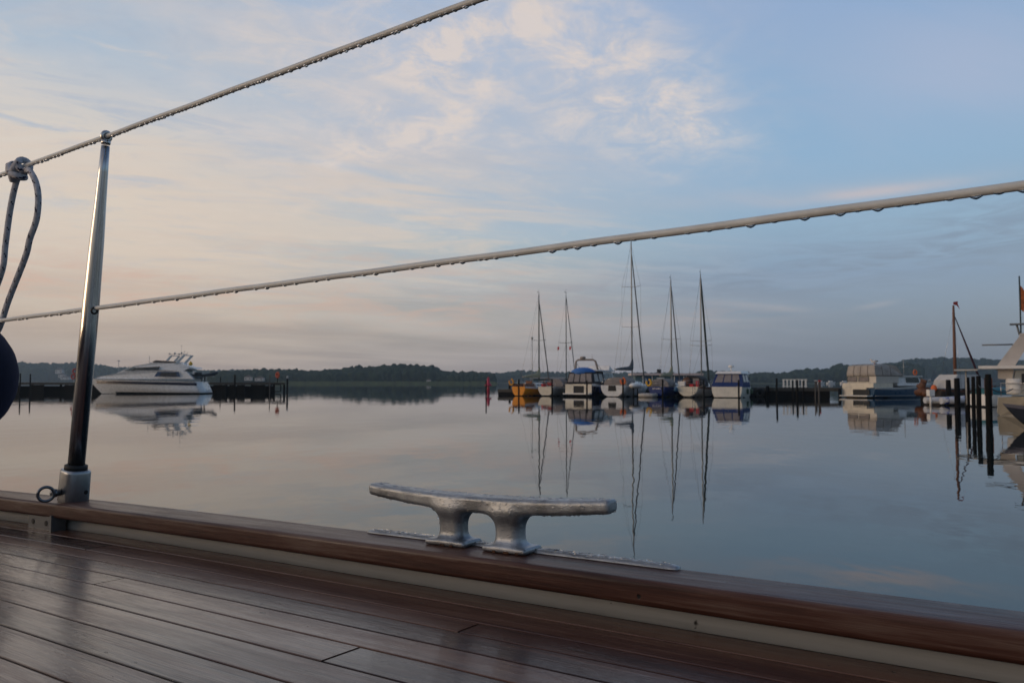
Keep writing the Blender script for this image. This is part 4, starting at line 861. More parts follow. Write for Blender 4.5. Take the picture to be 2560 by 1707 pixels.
# local +x = right (along the hull), origin at its left end
m_ = MB(); m_.prism([(.15,.0),(0.05,.1),(.1,.78),(1.4,.82),(5.5,1.0),(9.,1.25),(9.6,1.2),(8.8,.1),(8.5,-.3),(.4,-.3)], lambda x,z: (1.5-.35*max(0,.5-z))*(1 if x < 6 else max(.12, 1-((x-6)/3.7)**2))); m_.build('hull', mat('beige_gelcoat',(.50,.43,.32),.35), e)
m_ = MB(); m_.prism([(.6,.85),(.75,1.9),(5.2,1.95),(6.4,1.0)], lambda x,z: 1.2-.12*(z-.85)); m_.build('superstructure', mat('mid_grey_gelcoat',(.28,.29,.27),.4), e)  # one mid grey over the whole superstructure
for k in range(3):
    m_ = MB(); x_ = .95+k*1.25; m_.box((x_+.45,-1.13,1.5),(.9,.03,.5)); m_.build('window', glass, e)
m_ = MB(); m_.box((2.2,0,2.02),(5.6,2.7,.13)); m_.build('hardtop', winpl, e)
m_ = MB(); m_.box((-1.1,.4,1.93),(.9,.9,.07)); m_.tube([(-1.1,.4,1.9),(-1.1,.4,.4)], .03, 6); m_.build('bimini', offw, e)
for s_ in (.75,-.85):
    m_ = MB(); m_.plate([(.12,s_,1.55),(.62,s_,1.5),(.72,s_,2.05),(1.45,s_,3.35),(.95,s_,3.35),(.12,s_,2.15)], (0,1,0), .14); m_.build('arch_leg', mat('warm_white_arch',(.52,.48,.44),.35), e)
m_ = MB(); m_.box((1.22,0,3.38),(.55,1.7,.12)); m_.build('arch_top', mat('warm_white_arch',(.52,.48,.44),.35), e)
m_ = MB(); m_.tube([(.7,-.2,3.0),(-.45,-.2,3.0)], .035, 6); m_.build('radar_scanner', mat('grey_scanner',(.16,.17,.18),.5), e)
m_ = MB(); m_.box((1.1,-.3,3.85),(1.0,.5,.06)); m_.tube([(.95,-.3,3.4),(.85,-.3,3.85)], .04, 6); m_.tube([(1.2,-.3,3.4),(1.3,-.3,3.85)], .04, 6); m_.build('instrument_platform', mat('grey_scanner',(.16,.17,.18),.5), e)
m_ = MB(); m_.lathe([(.1,3.9),(.3,3.95),(.3,4.1),(.15,4.18)], (1.7,-.3,0), 12); m_.build('radar_dome', mat('pinkish_dome',(.5,.4,.36),.5), e)
m_ = MB(); m_.tube([(1.0,-.3,3.4),(1.0,-.3,5.9)], .03, 6); m_.build('flagstaff', spard, e)
m_ = MB(); m_.plate([(1.02,-.3,5.5),(1.1,-.3,5.4),(1.25,-.3,5.1),(1.2,-.3,4.7),(1.12,-.3,4.35),(1.0,-.3,4.5)], (0,1,0), .05); o = m_.build('furled_flag', mat('red_gold_flag',(.35,.10,.03),.8,var=.5,scale=6), M=M); tag(o, 'drooping red and gold flag on the staff above the radar arch', 'flag')
m_ = MB(); m_.lathe([(.30,.9),(.32,1.0),(.32,1.45),(.28,1.55)], (.7,-.95,0), 16); m_.build('life_raft_canister', winpl, e)
m_ = MB(); m_.box((1.45,-1.25,1.35),(.3,.15,.5)); m_.build('lifebelt', buoyy, e)
m_ = MB(); m_.box((-.25,-.9,1.2),(.3,.3,.75)); m_.build('engine_cover', rust, e)
m_ = MB()
for k in range(8): m_.tube([(.2+k*.9,-1.35,.82),(.2+k*.9,-1.35,1.35)], .018, 5)
m_.tube([(.2,-1.35,1.35),(6.5,-1.35,1.35)], .02, 5); m_.tube([(.2,-1.35,1.1),(6.5,-1.35,1.1)], .012, 5); m_.build('guard_rail', steel, e)
# finger pontoon and small dark speedboat under the beige yacht
M = place(2870, 25, -84); e = empty('grey_speedboat', M, 'dark bow of a small boat cut by the right frame edge below the beige yacht', 'motor boat')
h_, dk, rows = hull_mesh(4.2, 1.8, .55, .75, tw=.9, rake=.2, mats=(0,1,2), stern_z=-.1, under=.25, ve=.45); h_.build('hull', [antif, mat('dark_slate_hull',(.03,.035,.05),.4), mat('lilac_grey_rail',(.16,.16,.2),.5)], e); dk.build('deck', mat('dark_cover',(.02,.02,.022),.7), e)
# little moored boats very far right
for px_, d_, l_ in ((2066,700,'tiny white boat on the far shore left of the trawler tent'),(2040,705,'tiny white boat on the far shore behind the service posts'),(2100,690,'tiny white boat nearest the trawler tent on the far shore')):
    M = place(px_, d_, 80); e = empty('distant_boat', M, l_, 'boat', 'distant boats on the right shore'); h_, dk, rows = hull_mesh(8, 2.6, 1.3, 1.6, nst=7, nv=5, mats=(0,0,0)); h_.build('hull', white, e); m_ = MB(); m_.box((3.5,0,2.),(3,1.8,1.1)); m_.build('cabin', white, e)

# ---- mooring lines and fenders along the row
def pw(px, off, z): v = row_frame(px, off).translation.copy(); v.z = z; return v
for a_, b_, l_ in (((1303,.0,1.0),(1297,-1.6,1.2),'thin mooring line from the yellow sailboat stern to its pile'),((1372,.1,1.0),(1380,-1.4,1.2),'thin mooring line from the grey sailboat stern to its pile'),
        ((1545,0,1.1),(1557,-1.4,1.25),'thin mooring line from the tall masted boat stern to its pile'),((1650,.1,1.),(1656,-1.2,1.2),'thin mooring line from the blue sailboat stern to its pile'),
        ((1738,.1,1.),(1759,-1.4,1.2),'thin mooring line from the oval cream stern to its pile'),((1832,0,.95),(1846,-1.2,1.2),'thin mooring line from the white cabin cruiser stern to its pile')):
    span(pw(*a_), pw(*b_), .12, .014, offw, l_)
for px_, off_, m_, l_ in ((1388,2.2,winpl,'white fender hanging beside the grey sailboat hull'),(1492,3.2,winpl,'white fender hanging on the dark side of the navy cruiser'),(1500,1.6,canvas_n,'blue fender hanging on the navy cruiser near its stern'),
        (1590,4.0,winpl,'white fender on the grey side of the tall masted sailboat'),(1668,2.4,winpl,'white fender hanging on the blue sailboat hull'),(1764,2.6,canvas_n,'blue fender hanging beside the oval sterned sailboat')):
    F_ = row_frame(px_, off_); fender_at(F_, (0,0,.62), l_, m_, r=.12, h=.55, grp='fenders hanging between the moored boats')
# ------------------------------------------------------------------ own boat: frame (s along the rail, t outboard, h up)
def ray(x, y):
    cp, sp = math.cos(PITCH), math.sin(PITCH); a, b_ = x-1280, 853.5-y
    return Vector((a, F_PX*cp-b_*sp, F_PX*sp+b_*cp))
S = -ray(-1575, 1018).normalized(); T = Vector((0,0,1)).cross(S).normalized(); N = S.cross(T)
O = ray(190,1250)*(1.41/F_PX*1.0)
fwd = Vector((0, math.cos(PITCH), math.sin(PITCH))); O = ray(190,1250)*(1.41/(ray(190,1250).dot(fwd))) + Vector((0,0,CAM_H))
BF = Matrix((( S.x,T.x,N.x,O.x),(S.y,T.y,N.y,O.y),(S.z,T.z,N.z,O.z),(0,0,0,1)))
def co(s): return float(np.interp(s, [-3,-1.2,-.25,.1,.45,1.0,1.5,3.], [-.30,-.11,-.022,-.004,.006,.013,.013,-.03]))
SS = [-3,-2.4,-1.8,-1.3,-1,-.8,-.6,-.45,-.3,-.2]+[round(-.1+.05*i,3) for i in range(34)]+[1.7,1.9,2.2,2.6,3.0]
def wood_mat(name, cols, rough=(.2,.5), coat=.5, bump=.35, tone=False, spec=.5, gscale=1.):
    m = bpy.data.materials.new(name); m.use_nodes = True; t = NT(m.node_tree); b = t.n['Principled BSDF']; c = t.new('ShaderNodeTexCoord').outputs['Object']
    c0 = c
    if tone:
        at_ = t.new('ShaderNodeAttribute', attribute_name='tone'); sp = t.new('ShaderNodeSeparateColor'); t.l.new(at_.outputs['Color'], sp.inputs[0]); tv = sp.outputs[0]
        vm = t.new('ShaderNodeVectorMath', operation='MULTIPLY_ADD'); t.l.new(at_.outputs['Color'], vm.inputs[0]); vm.inputs[1].default_value = (9,3,5); t.l.new(c, vm.inputs[2]); c = vm.outputs[0]
    g1 = t.noise(t.mapping(c, sc=(3*gscale,110*gscale,110*gscale)), 1., 6, .65, .6)
    g2 = t.noise(t.mapping(c, sc=(14,420,300)), 1., 4, .6)
    g3 = t.noise(t.mapping(c, sc=(2.2,9,9)), 1., 5, .6, .5)
    fac = t.m('ADD', t.m('MULTIPLY', g1, .42), t.m('ADD', t.m('MULTIPLY', g3, .42), t.m('MULTIPLY', g2, .26)))
    if tone: fac = t.m('ADD', fac, t.m('MULTIPLY', t.m('SUBTRACT', tv, .5), .22))
    col = t.ramp(fac, cols)
    # small black specks and scratches
    sp1 = t.noise(t.mapping(c0, sc=(55,120,60)), 1., 2, .5); sp2 = t.noise(t.mapping(c0, sc=(5,9,9)), 1., 2, .5)
    spk = t.m('MULTIPLY', t.maprange(sp1, .735, .77), t.maprange(sp2, .42, .6)); col = t.mix(spk, col, (.008,.006,.005))
    t.l.new(col, b.inputs['Base Color'])
    wet = t.noise(t.mapping(c0, sc=(5,45,45)), 1., 7, .7, .4)
    wt = t.m('ADD', wet, t.m('MULTIPLY', g1, .22))
    t.l.new(t.maprange(wt, .45, .75, rough[0], rough[1]), b.inputs['Roughness'])
    b.inputs['Specular IOR Level'].default_value = spec
    b.inputs['Coat Weight'].default_value = coat; b.inputs['Coat IOR'].default_value = 1.42 if tone else 1.33
    t.l.new(t.maprange(wt, .50, .80, .035, .26), b.inputs['Coat Roughness'])
    hgt = t.m('ADD', t.m('MULTIPLY', g1, .5), t.m('ADD', t.m('MULTIPLY', g2, .5), t.m('MULTIPLY', spk, -1.)))
    bp = t.new('ShaderNodeBump'); bp.inputs['Strength'].default_value = bump; bp.inputs['Distance'].default_value = .0012
    t.l.new(hgt, bp.inputs['Height']); t.l.new(bp.outputs[0], b.inputs['Normal'])
    bp2 = t.new('ShaderNodeBump'); bp2.inputs['Strength'].default_value = bump*.55; bp2.inputs['Distance'].default_value = .001
    t.l.new(hgt, bp2.inputs['Height']); t.l.new(bp2.outputs[0], b.inputs['Coat Normal'])
    return m
teak_deck = wood_mat('wet_teak_deck', [(.36,(.006,.002,.0012)),(.47,(.030,.0095,.0055)),(.57,(.074,.025,.0145)),(.70,(.16,.073,.043))], rough=(.35,.6), coat=.85, spec=.3, bump=.9, tone=True)
teak_cap = wood_mat('teak_rail_cap', [(.36,(.010,.003,.002)),(.48,(.040,.0115,.0065)),(.57,(.078,.027,.0155)),(.68,(.145,.085,.06))], rough=(.45,.65), coat=.3, bump=1., spec=.3)
caulk = mat('black_caulking', (.012,.012,.014), .3, coat=1.)
strake_m = wood_mat('painted_grey_strake', [(.3,(.26,.25,.225)),(.5,(.40,.385,.355)),(.7,(.48,.465,.435))], rough=(.4,.6), coat=.1, bump=.12)
def strip(prof, M, name, m_, ss=SS, wob=0.):
    """closed profile [(t,h)] swept along the rail, t measured from the rail centre line"""
    mb = MB(); n = len(prof); vs_ = []
    for s in ss:
        c_ = co(s)
        for (t_, h_) in prof: vs_.append((s, c_+t_, h_))
    fs = [(i*n+k, i*n+(k+1)%n, (i+1)*n+(k+1)%n, (i+1)*n+k) for i in range(len(ss)-1) for k in range(n)] + [tuple(range(n))[::-1], tuple((len(ss)-1)*n+k for k in range(n))]
    mb.add(vs_, fs, 0, True); mb.sm[-1] = mb.sm[-2] = False
    o = mb.build(name, m_, M=M); return o
DH = -.046
# rail cap: rounded section
def rprof(t0, t1, h0, h1, r, n=4):
    P = []
    for cx, cy, a0 in ((t1-r,h1-r,0),(t0+r,h1-r,90),(t0+r,h0+r,180),(t1-r,h0+r,270)):
        for k in range(n+1): a_ = math.radians(a0+90*k/n); P.append((cx+r*math.cos(a_), cy+r*math.sin(a_)))
    return P
cap = strip(rprof(-.033,.033,-.0245,0.,.0055), BF, 'toe_rail', teak_cap); tag(cap, 'reddish brown teak toe rail running along the deck edge under the cleat', 'toe rail')
bw = strip([(.004,-.0225),(-.0065,-.0462),(.002,-.0462),(.010,-.0225)], BF, 'bulwark_strake', strake_m); tag(bw, 'pale grey painted strake in the shadow gap below the teak toe rail', 'strake')
hl = strip([(.028,-.0248),(.004,-.0248),(.004,-.2),(-.02,-1.02),(.0,-1.6),(.03,-1.0),(.035,-.2)], BF, 'hull_side', mat('dark_topside_paint',(.03,.035,.05),.25)); tag(hl, kind='structure')
sub = strip([(.002,DH-.0011),(-1.7,DH-.0011),(-1.7,DH-.05),(.002,DH-.05)], BF, 'deck_bedding', caulk); tag(sub, kind='structure')
# planks
seams = [-.018,-.049,-.0935,-.1275,-.168,-.208,-.2535,-.302,-.349,-.396,-.443]   # relative to the centre line
while seams[-1] > -1.6: seams.append(seams[-1]-.047)
seams[0] = -.0045
joints = {2:[.94,-1.3,2.4], 1:[.217,-1.9,1.9], 4:[.452,-1.3,2.1], 5:[.898,-.8], 3:[-.55,1.9], 6:[-.35,1.6], 7:[.15,1.75], 8:[1.1,-.6], 9:[.4,1.9]}
pk = MB(); tones = []
g = .0014; cb = .0006
for i in range(len(seams)-1):
    a1, a0 = seams[i]-(g if i else .0035), seams[i+1]+g
    js = sorted([-3.]+joints.get(i, [random.uniform(-2,2.5)])+[3.])
    for j0, j1 in zip(js, js[1:]):
        j0 += g; j1 -= g; ss = [j0]+[s for s in SS if j0 < s < j1]+[j1]; tone = (random.random(), random.random(), random.random(), 1); vs_ = []
        dz = random.uniform(-.0002,.0002)
        for q, s in enumerate(ss):
            c_ = co(s); 
            for t_, h_ in ((a0,DH-.002),(a0,DH-cb),(a0+cb,DH+dz),(a1-cb,DH+dz),(a1,DH-cb),(a1,DH-.002)): vs_.append((s, c_+t_, h_))
        n = 6; fs = [(r_*n+k, r_*n+k+1, (r_+1)*n+k+1, (r_+1)*n+k) for r_ in range(len(ss)-1) for k in range(n-1)] + [tuple(range(n)), tuple((len(ss)-1)*n+k for k in range(n))[::-1]]
        pk.add(vs_, fs); tones += [tone]*len(vs_)
deck = pk.build('deck', teak_deck, M=BF, fix=True); tag(deck, kind='structure')
ca = deck.data.color_attributes.new('tone', 'FLOAT_COLOR', 'POINT')
ca.data.foreach_set('color', np.array(tones, dtype=np.float32).ravel())
# rubber seam between strake and deck: small puddle near the joint
# ---- naive surface nets for cast pieces
def surface_nets(f, lo, hi, step):
    xs = [np.arange(lo[i], hi[i]+step, step) for i in range(3)]; G = np.meshgrid(*xs, indexing='ij'); D = f(*G)
    s = D < 0; nx, ny, nz = D.shape
    cnt = np.zeros((nx-1,ny-1,nz-1,3)); num = np.zeros((nx-1,ny-1,nz-1))
    offs = [(0,0,0),(1,0,0),(0,1,0),(1,1,0),(0,0,1),(1,0,1),(0,1,1),(1,1,1)]
    sl = lambda o: (slice(o[0],nx-1+o[0]),slice(o[1],ny-1+o[1]),slice(o[2],nz-1+o[2]))
    for a in range(8):
        for ax, bit in ((0,1),(1,2),(2,4)):
            if a & bit: continue
            b_ = a | bit; da, db = D[sl(offs[a])], D[sl(offs[b_])]; cr = (da < 0) != (db < 0)
            t_ = np.where(cr, da/(da-db+1e-12), 0); 
            for k in range(3): cnt[...,k] += np.where(cr, offs[a][k]+(t_ if k == ax else 0), 0)
            num += cr
    act = num > 0; idx = -np.ones(act.shape, int); I = np.argwhere(act); idx[act] = np.arange(len(I))
    V = (I + cnt[act]/num[act][:,None])*step + np.array(lo); Fq = []
    for ax in range(3):
        o = [0,0,0]; o[ax] = 1
        A = s[:nx-1 if ax==0 else nx, :ny-1 if ax==1 else ny, :nz-1 if ax==2 else nz]
        B_ = s[o[0]:, o[1]:, o[2]:]; E = np.argwhere(A != B_); u, v = [(1,2),(2,0),(0,1)][ax]
        for e_ in E:
            if e_[u] < 1 or e_[v] < 1 or e_[0] >= nx-1 or e_[1] >= ny-1 or e_[2] >= nz-1: continue
            p = [tuple(e_)]; q = list(e_); q[u] -= 1; p.append(tuple(q)); q = list(e_); q[u] -= 1; q[v] -= 1; p.append(tuple(q)); q = list(e_); q[v] -= 1; p.append(tuple(q))
            r = [int(idx[w]) for w in p]
            if min(r) >= 0: Fq.append(r if A[tuple(e_)] else r[::-1])
    return V, Fq
def smin(a, b_, k): h = np.clip(.5+.5*(b_-a)/k, 0, 1); return b_*(1-h)+a*h-k*h*(1-h)
def rbox(x, y, z, hx, hy, hz_, r):
    qx, qy, qz = np.abs(x)-hx+r, np.abs(y)-hy+r, np.abs(z)-hz_+r
    return np.sqrt(np.maximum(qx,0)**2+np.maximum(qy,0)**2+np.maximum(qz,0)**2)+np.minimum(np.maximum(qx,np.maximum(qy,qz)),0)-r
CS, CT = .857, .028
def cleat_sdf(x, y, z):
    u = x/.17; hc = .0485+.0085*u*u; th = .0092-.0022*np.abs(u)**1.5; tw = .0145-.004*np.abs(u)**2
    zz = z-hc; qy, qz = np.abs(y)-tw+.005, np.abs(zz)-th+.005; d2 = np.sqrt(np.maximum(qy,0)**2+np.maximum(qz,0)**2)+np.minimum(np.maximum(qy,qz),0)-.005
    dx = np.abs(x)-.164; ex = np.maximum(dx,0); horn = np.where(dx > 0, np.sqrt(ex**2+np.maximum(d2,-.004)**2*0+np.maximum(d2+.004,0)**2)-.004, d2)
    d = horn
    for cx in (-.040,.040):
        leg = rbox(x-cx, y, z-.0205, .0165, .0115, .0225, .009); d = smin(d, leg, .019)
        foot = rbox(x-cx*1.03, y, z-.003, .029, .018, .0036, .003); d = smin(d, foot, .0105)
    return np.maximum(d, -z)
V, Fq = surface_nets(cleat_sdf, (-.178,-.024,-.003), (.178,.024,.068), .0016)
cast = bpy.data.materials.new('wet_cast_aluminium'); cast.use_nodes = True; t = NT(cast.node_tree); b = t.n['Principled BSDF']; c = t.new('ShaderNodeTexCoord').outputs['Object']
n_ = t.noise(c, 28, 5, .65); t.l.new(t.ramp(n_, [(.35,(.20,.21,.22)),(.52,(.33,.345,.36)),(.68,(.44,.455,.475))]), b.inputs['Base Color']); b.inputs['Metallic'].default_value = .82
t.l.new(t.maprange(n_, .3, .7, .36, .52), b.inputs['Roughness']); b.inputs['Coat Weight'].default_value = .25; b.inputs['Coat Roughness'].default_value = .12; b.inputs['Coat IOR'].default_value = 1.33
bp = t.new('ShaderNodeBump'); bp.inputs['Strength'].default_value = .3; bp.inputs['Distance'].default_value = .0006
vo = t.new('ShaderNodeTexVoronoi'); vo.inputs['Scale'].default_value = 330; t.l.new(c, vo.inputs['Vector'])
t.l.new(t.m('ADD', t.maprange(vo.outputs['Distance'], .5, .1), t.m('MULTIPLY', t.noise(c, 160, 3, .6), .5)), bp.inputs['Height']); t.l.new(bp.outputs[0], b.inputs['Normal'])
rustm = mat('rust_stain', (.09,.035,.015), .8, var=.5, scale=60)
CM = BF @ Matrix.Translation((CS, CT, .0005)) @ Matrix.Rotation(math.radians(1.0), 4, 'Z')
e = empty('mooring_cleat', CM, 'two legged cast metal mooring cleat beaded with dew on the teak toe rail', 'cleat')
mb = MB(); mb.add(V, Fq, 0, True); mb.build('cleat_body', cast, e)
wdrop = bpy.data.materials.new('water_drop'); wdrop.use_nodes = True; b = wdrop.node_tree.nodes['Principled BSDF']; b.inputs['Base Color'].default_value = (1,1,1,1); b.inputs['Transmission Weight'].default_value = 1; b.inputs['Roughness'].default_value = .0; b.inputs['IOR'].default_value = 1.33
# dew beads on the cleat
V = np.array(V); dw = MB(); Vc = V; mesh_tmp = None
pick = rng.choice(len(Vc), 2400, replace=False); nb = 0
for i in pick:
    x, y, z = Vc[i]
    if z < .006: continue
    u = x/.17; hc = .0485+.0085*u*u
    r_ = abs(rng.normal(0, .0005))+.0004
    if z > hc-.002 and nb % 3 and rng.random() < .25: r_ *= 1.4
    if z < hc-.01 and not (.02 < abs(x) < .06 and y < 0 and rng.random() < .25): continue
    dw.sphere((x,y,z), r_, 7, sc=(1.3,1.1,.8)); nb += 1
for x_, r_ in ((-.128,.0019),(-.118,.0016),(-.105,.0026),(-.099,.0022),(-.094,.0024),(-.085,.0018),(.10,.0014),(.131,.0016),(.15,.0012)):
    u = x_/.17; dw.sphere((x_, -.006, .0485+.0085*u*u-.0078+.0028*abs(u)**1.5), r_, 8, sc=(1.6,1.2,1.1))
o = dw.build('dew_drops', wdrop, e, fix=False); o['kind'] = 'stuff'
mb = MB()
for x_, y_, w_ in ((-.043,-.0185,.006),(-.030,-.0187,.004),(.03,-.0187,.004),(.046,-.0186,.007),(.06,-.0182,.004)): mb.box((x_, y_+.0006, .0012), (w_,.0012,.0022))
mb.build('rust_mark', rustm, e)
# metal rubbing strip at the outer edge
ssx = [.672,.676,.684]+[.69+.02*i for i in range(20)]+[1.083,1.089,1.092]
mb = MB(); vs_ = []
for s in ssx:
    k = min(1, min(s-.668, 1.096-s)/.016); w_ = .0065*math.sqrt(max(.05, k*(2-k))) if k < 1 else .0065; c_ = co(s)+.0255
    for a_ in (-1,-.8,-.3,.3,.8,1): vs_.append((s, c_+w_*a_, .0006+ (.0038 if abs(a_) < .5 else (.0031 if abs(a_) < .9 else .0))*min(1,k+.3)))
mb.add(vs_, [(i*6+k, i*6+k+1, (i+1)*6+k+1, (i+1)*6+k) for i in range(len(ssx)-1) for k in range(5)]+[tuple(range(6)), tuple((len(ssx)-1)*6+k for k in range(6))], 0, True)
e = empty('rubbing_strip', BF @ Matrix.Translation((.88,0,0)), 'long narrow wet metal strip on the outer edge of the toe rail behind the cleat', 'metal strip')
o = mb.build('strip', cast, M=BF); o.parent = e; o.matrix_parent_inverse = e.matrix_world.inverted()
mb = MB()
for i in range(520):
    s = random.uniform(.68,1.085); r_ = abs(random.gauss(0,.0006))+.0004; mb.sphere((s, co(s)+.0255+random.uniform(-.0055,.0055), .0042), r_, 7, sc=(1.6,1.1,.7))
o = mb.build('dew_drops', wdrop, M=BF, fix=False); o.parent = e; o.matrix_parent_inverse = e.matrix_world.inverted(); o['kind'] = 'stuff'
# unseen cabin block behind the camera, added to shade the rail and deck
mb = MB()
mb.prism([(-3.0,DH-.02),(-2.6,.30),(.5,.32),(.7,DH-.02)], lambda x, z: .62-.1*max(0,z), y0=-2.05)
o = mb.build('shade_block', mat('dark_blue_shade_block',(.02,.022,.05),.4), M=BF); tag(o, 'unseen dark blue cabin block added inboard to shade the side deck', 'shade_block')
# ---- stanchion
chrome = bpy.data.materials.new('polished_stainless'); chrome.use_nodes = True; t = NT(chrome.node_tree); b = t.n['Principled BSDF']; c = t.new('ShaderNodeTexCoord').outputs['Object']
sp_ = t.maprange(t.noise(t.mapping(c, sc=(300,300,120)), 1., 2, .5), .70, .76); st_n = t.noise(t.mapping(c, sc=(500,500,9)), 1., 4, .6)
t.l.new(t.mix(sp_, t.mix(t.maprange(st_n,.35,.65), (.42,.41,.40), (.60,.59,.58)), (.10,.06,.04)), b.inputs['Base Color']); b.inputs['Metallic'].default_value = 1
t.l.new(t.maprange(t.noise(t.mapping(c, sc=(260,260,6)), 1., 4, .6), .3, .7, .14, .28), b.inputs['Roughness'])
satin = mat('satin_aluminium', (.36,.37,.38), .36, metal=.9, scale=40, bump=.05)
b0 = Vector((-.002,-.004,.0)); tp = Vector((.082,.0,.6145)); ax = (tp-b0).normalized(); Lm = (tp-b0).length
ay = ax.cross(Vector((1,0,0))).normalized(); axx = ay.cross(ax)
SM = BF @ Matrix(((axx.x,ay.x,ax.x,b0.x),(axx.y,ay.y,ax.y,b0.y),(axx.z,ay.z,ax.z,b0.z),(0,0,0,1)))
e = empty('stanchion', SM, 'polished steel stanchion carrying both wire lifelines at the left', 'stanchion')
mb = MB(); mb.lathe([(.0135,.058),(.0135,.30),(.0134,.335),(.0116,.44),(.0094,.505),(.0079,.56),(.0068,.604)], (0,0,0), 40); mb.build('tube', chrome, e)
mb = MB(); R1, r1 = .0068, .0036; mb.torus((0,0,Lm), R1, r1, (1,0,0), 28, 12); mb.lathe([(.0070,-.014),(.0078,-.011),(.0078,-.007)], (0,0,Lm), 20)
mb.build('top_eye', chrome, e)
zl = .3255
mb = MB(); mb.torus((.0135,-.0,zl), .0052, .0016, (1,0,0), 20, 8); mb.torus((-.0135,.0,zl), .0052, .0016, (1,0,0), 20, 8); mb.build('wire_ferrule', mat('dark_ferrule',(.06,.05,.045),.4,metal=.6), e)
mb = MB(); mb.lathe([(.0145,.0525),(.0182,.054),(.0182,.0605),(.0148,.062)], (0,0,0), 32); mb.build('rubber_collar', black, e)
# socket block: rounded square casting with screw hole
mb = MB(); nn = 48; vs_ = []; lev = [(0,.0236),(.0012,.0242),(.048,.0236),(.0515,.0230),(.0535,.0212)]
def sq(a_, r_): e_ = 2/2.7; c_, s_ = math.cos(a_), math.sin(a_); return (r_*math.copysign(abs(c_)**e_, c_), r_*.92*math.copysign(abs(s_)**e_, s_))
for z_, r_ in lev:
    for k in range(nn): x_, y_ = sq(2*PI*k/nn, r_); vs_.append((x_, y_, z_))
mb.add(vs_, [(i*nn+k, i*nn+(k+1)%nn, (i+1)*nn+(k+1)%nn, (i+1)*nn+k) for i in range(4) for k in range(nn)]+[tuple(range(nn))[::-1], tuple(4*nn+k for k in range(nn))], 0, True); mb.sm[-1] = mb.sm[-2] = False
sk = mb.build('socket', satin, e)
# block is turned so that a flat faces the camera side
mb = MB(); mb.lathe([(.0036,-.001),(.0036,.0006),(.0030,.0008)], (.0232, .0085, .018), 16, axis=(1,0,0)); mb.build('screw_hole', black, e)
mb = MB(); mb.torus((.004,-.0475,.0165), .0118, .0026, (1,-.35,0), 28, 10); mb.tube([(.002,-.037,.0165),(.0,-.022,.0165)], [.006,.006], 12); mb.sphere((.002,-.033,.0165), .0072, 12); mb.build('eye_bolt', mat('dark_steel_eye',(.14,.15,.17),.28,metal=.95), e)
for z_ in (.29,.27,.41,.20,.47,.12,.15,.35):
    pass
# chock bracket below the rail
BM = BF @ Matrix.Translation((-.03,co(-.03)-.030,-.0462)); e = empty('scupper_bracket', BM, 'small grey metal bracket with notches below the toe rail by the stanchion foot', 'bracket')
brm = mat('weathered_zinc', (.16,.165,.17), .45, metal=.7, scale=50)
mb = MB(); mb.plate([(-.050,0,0),(.034,0,0),(.034,0,.0265),(.012,0,.0265),(.010,0,.0225),(.004,0,.0215),(-.002,0,.0225),(-.004,0,.0265),(-.044,0,.0265),(-.050,0,.022)], (0,1,0), .004); mb.box((.0365,.008,.0132),(.005,.024,.0264)); mb.build('plate', brm, e)
for x_ in (-.032,.014): mb = MB(); mb.lathe([(.0045,0),(.0045,.0007)], (x_,-.0003,.0115), 14, axis=(0,-1,0)); mb.build('bolt_hole', black, e)
# ---- lifelines
pvc = mat('pvc_coated_wire', (.60,.61,.59), .42, var=.15, scale=25)
def lifeline(name, pts, r, label, drops, kinks=()):
    e_ = empty(name, BF @ Matrix.Translation(pts[0]), label, 'lifeline')
    P = []
    for a, b_ in zip(pts, pts[1:]):
        n_ = max(2, int((b_-a).length/.02))
        for i in range(n_): P.append(a.lerp(b_, i/n_))
    P.append(pts[-1]); P = [p+Vector((0, math.sin(p.x*23)*.0002, math.sin(p.x*31+1)*.00025)) for p in P]
    m_ = MB(); m_.tube(P, r, 20); o_ = m_.build('wire', pvc, M=BF); o_.parent = e_; o_.matrix_parent_inverse = e_.matrix_world.inverted()
    A = np.array([p[:] for p in P])
    for (s, L_, d_) in drops:
        z_ = float(np.interp(s, A[:,0], A[:,2])); y_ = float(np.interp(s, A[:,0], A[:,1])); dr = MB(); vs_ = []; n1, n2 = 12, 8
        # hanging bead: long along the wire, pulled down in the middle
        for i in range(n1+1):
            u = -1+2*i/n1; dep = d_*(1-u*u)**1.35*(1-.25*abs(u)); wd = r*.8*(1-u*u)**.5+.0001
            for k in range(n2+1):
                a_ = PI*k/n2; vs_.append((s+u*L_, y_+wd*math.cos(a_), z_-r*.82*(1-.35*(wd/r/.8 > .9)*0)-dep*math.sin(a_)))
            
        dr.add(vs_, [(i*(n2+1)+k, i*(n2+1)+k+1, (i+1)*(n2+1)+k+1, (i+1)*(n2+1)+k) for i in range(n1) for k in range(n2)]+[(i*(n2+1), (i+1)*(n2+1), (i+1)*(n2+1)+n2, i*(n2+1)+n2) for i in range(n1)], 0, True)
        q = dr.build('water_drop', wdrop, M=BF); q.parent = e_; q.matrix_parent_inverse = e_.matrix_world.inverted()
U = [Vector((-1.9,-.05,.585)), Vector((-.32,-.0,.6155)), Vector((.082,0,.6145)), Vector((.88,0,.6148)), Vector((2.0,-.01,.612))]
Dn = [Vector((-1.9,-.05,.315)), Vector((-.307,0,.3262)), Vector((.05,0,.325)), Vector((1.39,0,.3218)), Vector((2.0,-.01,.32))]
ud = []; s = -.34
while s < .9 and len(ud) < 97:
    s += random.uniform(.006,.0185)
    if abs(s-.082) < .014 or abs(s+.235) < .035: continue
    big = random.random() < .3; ud.append((s, random.uniform(.0026,.0042)+(.0012 if big else 0), random.uniform(.0008,.0017)+(random.uniform(.0005,.0014) if big else 0)))
lifeline('upper_lifeline', U, .0040, 'upper pale coated wire lifeline with dense water drops, rising out of the top', ud)
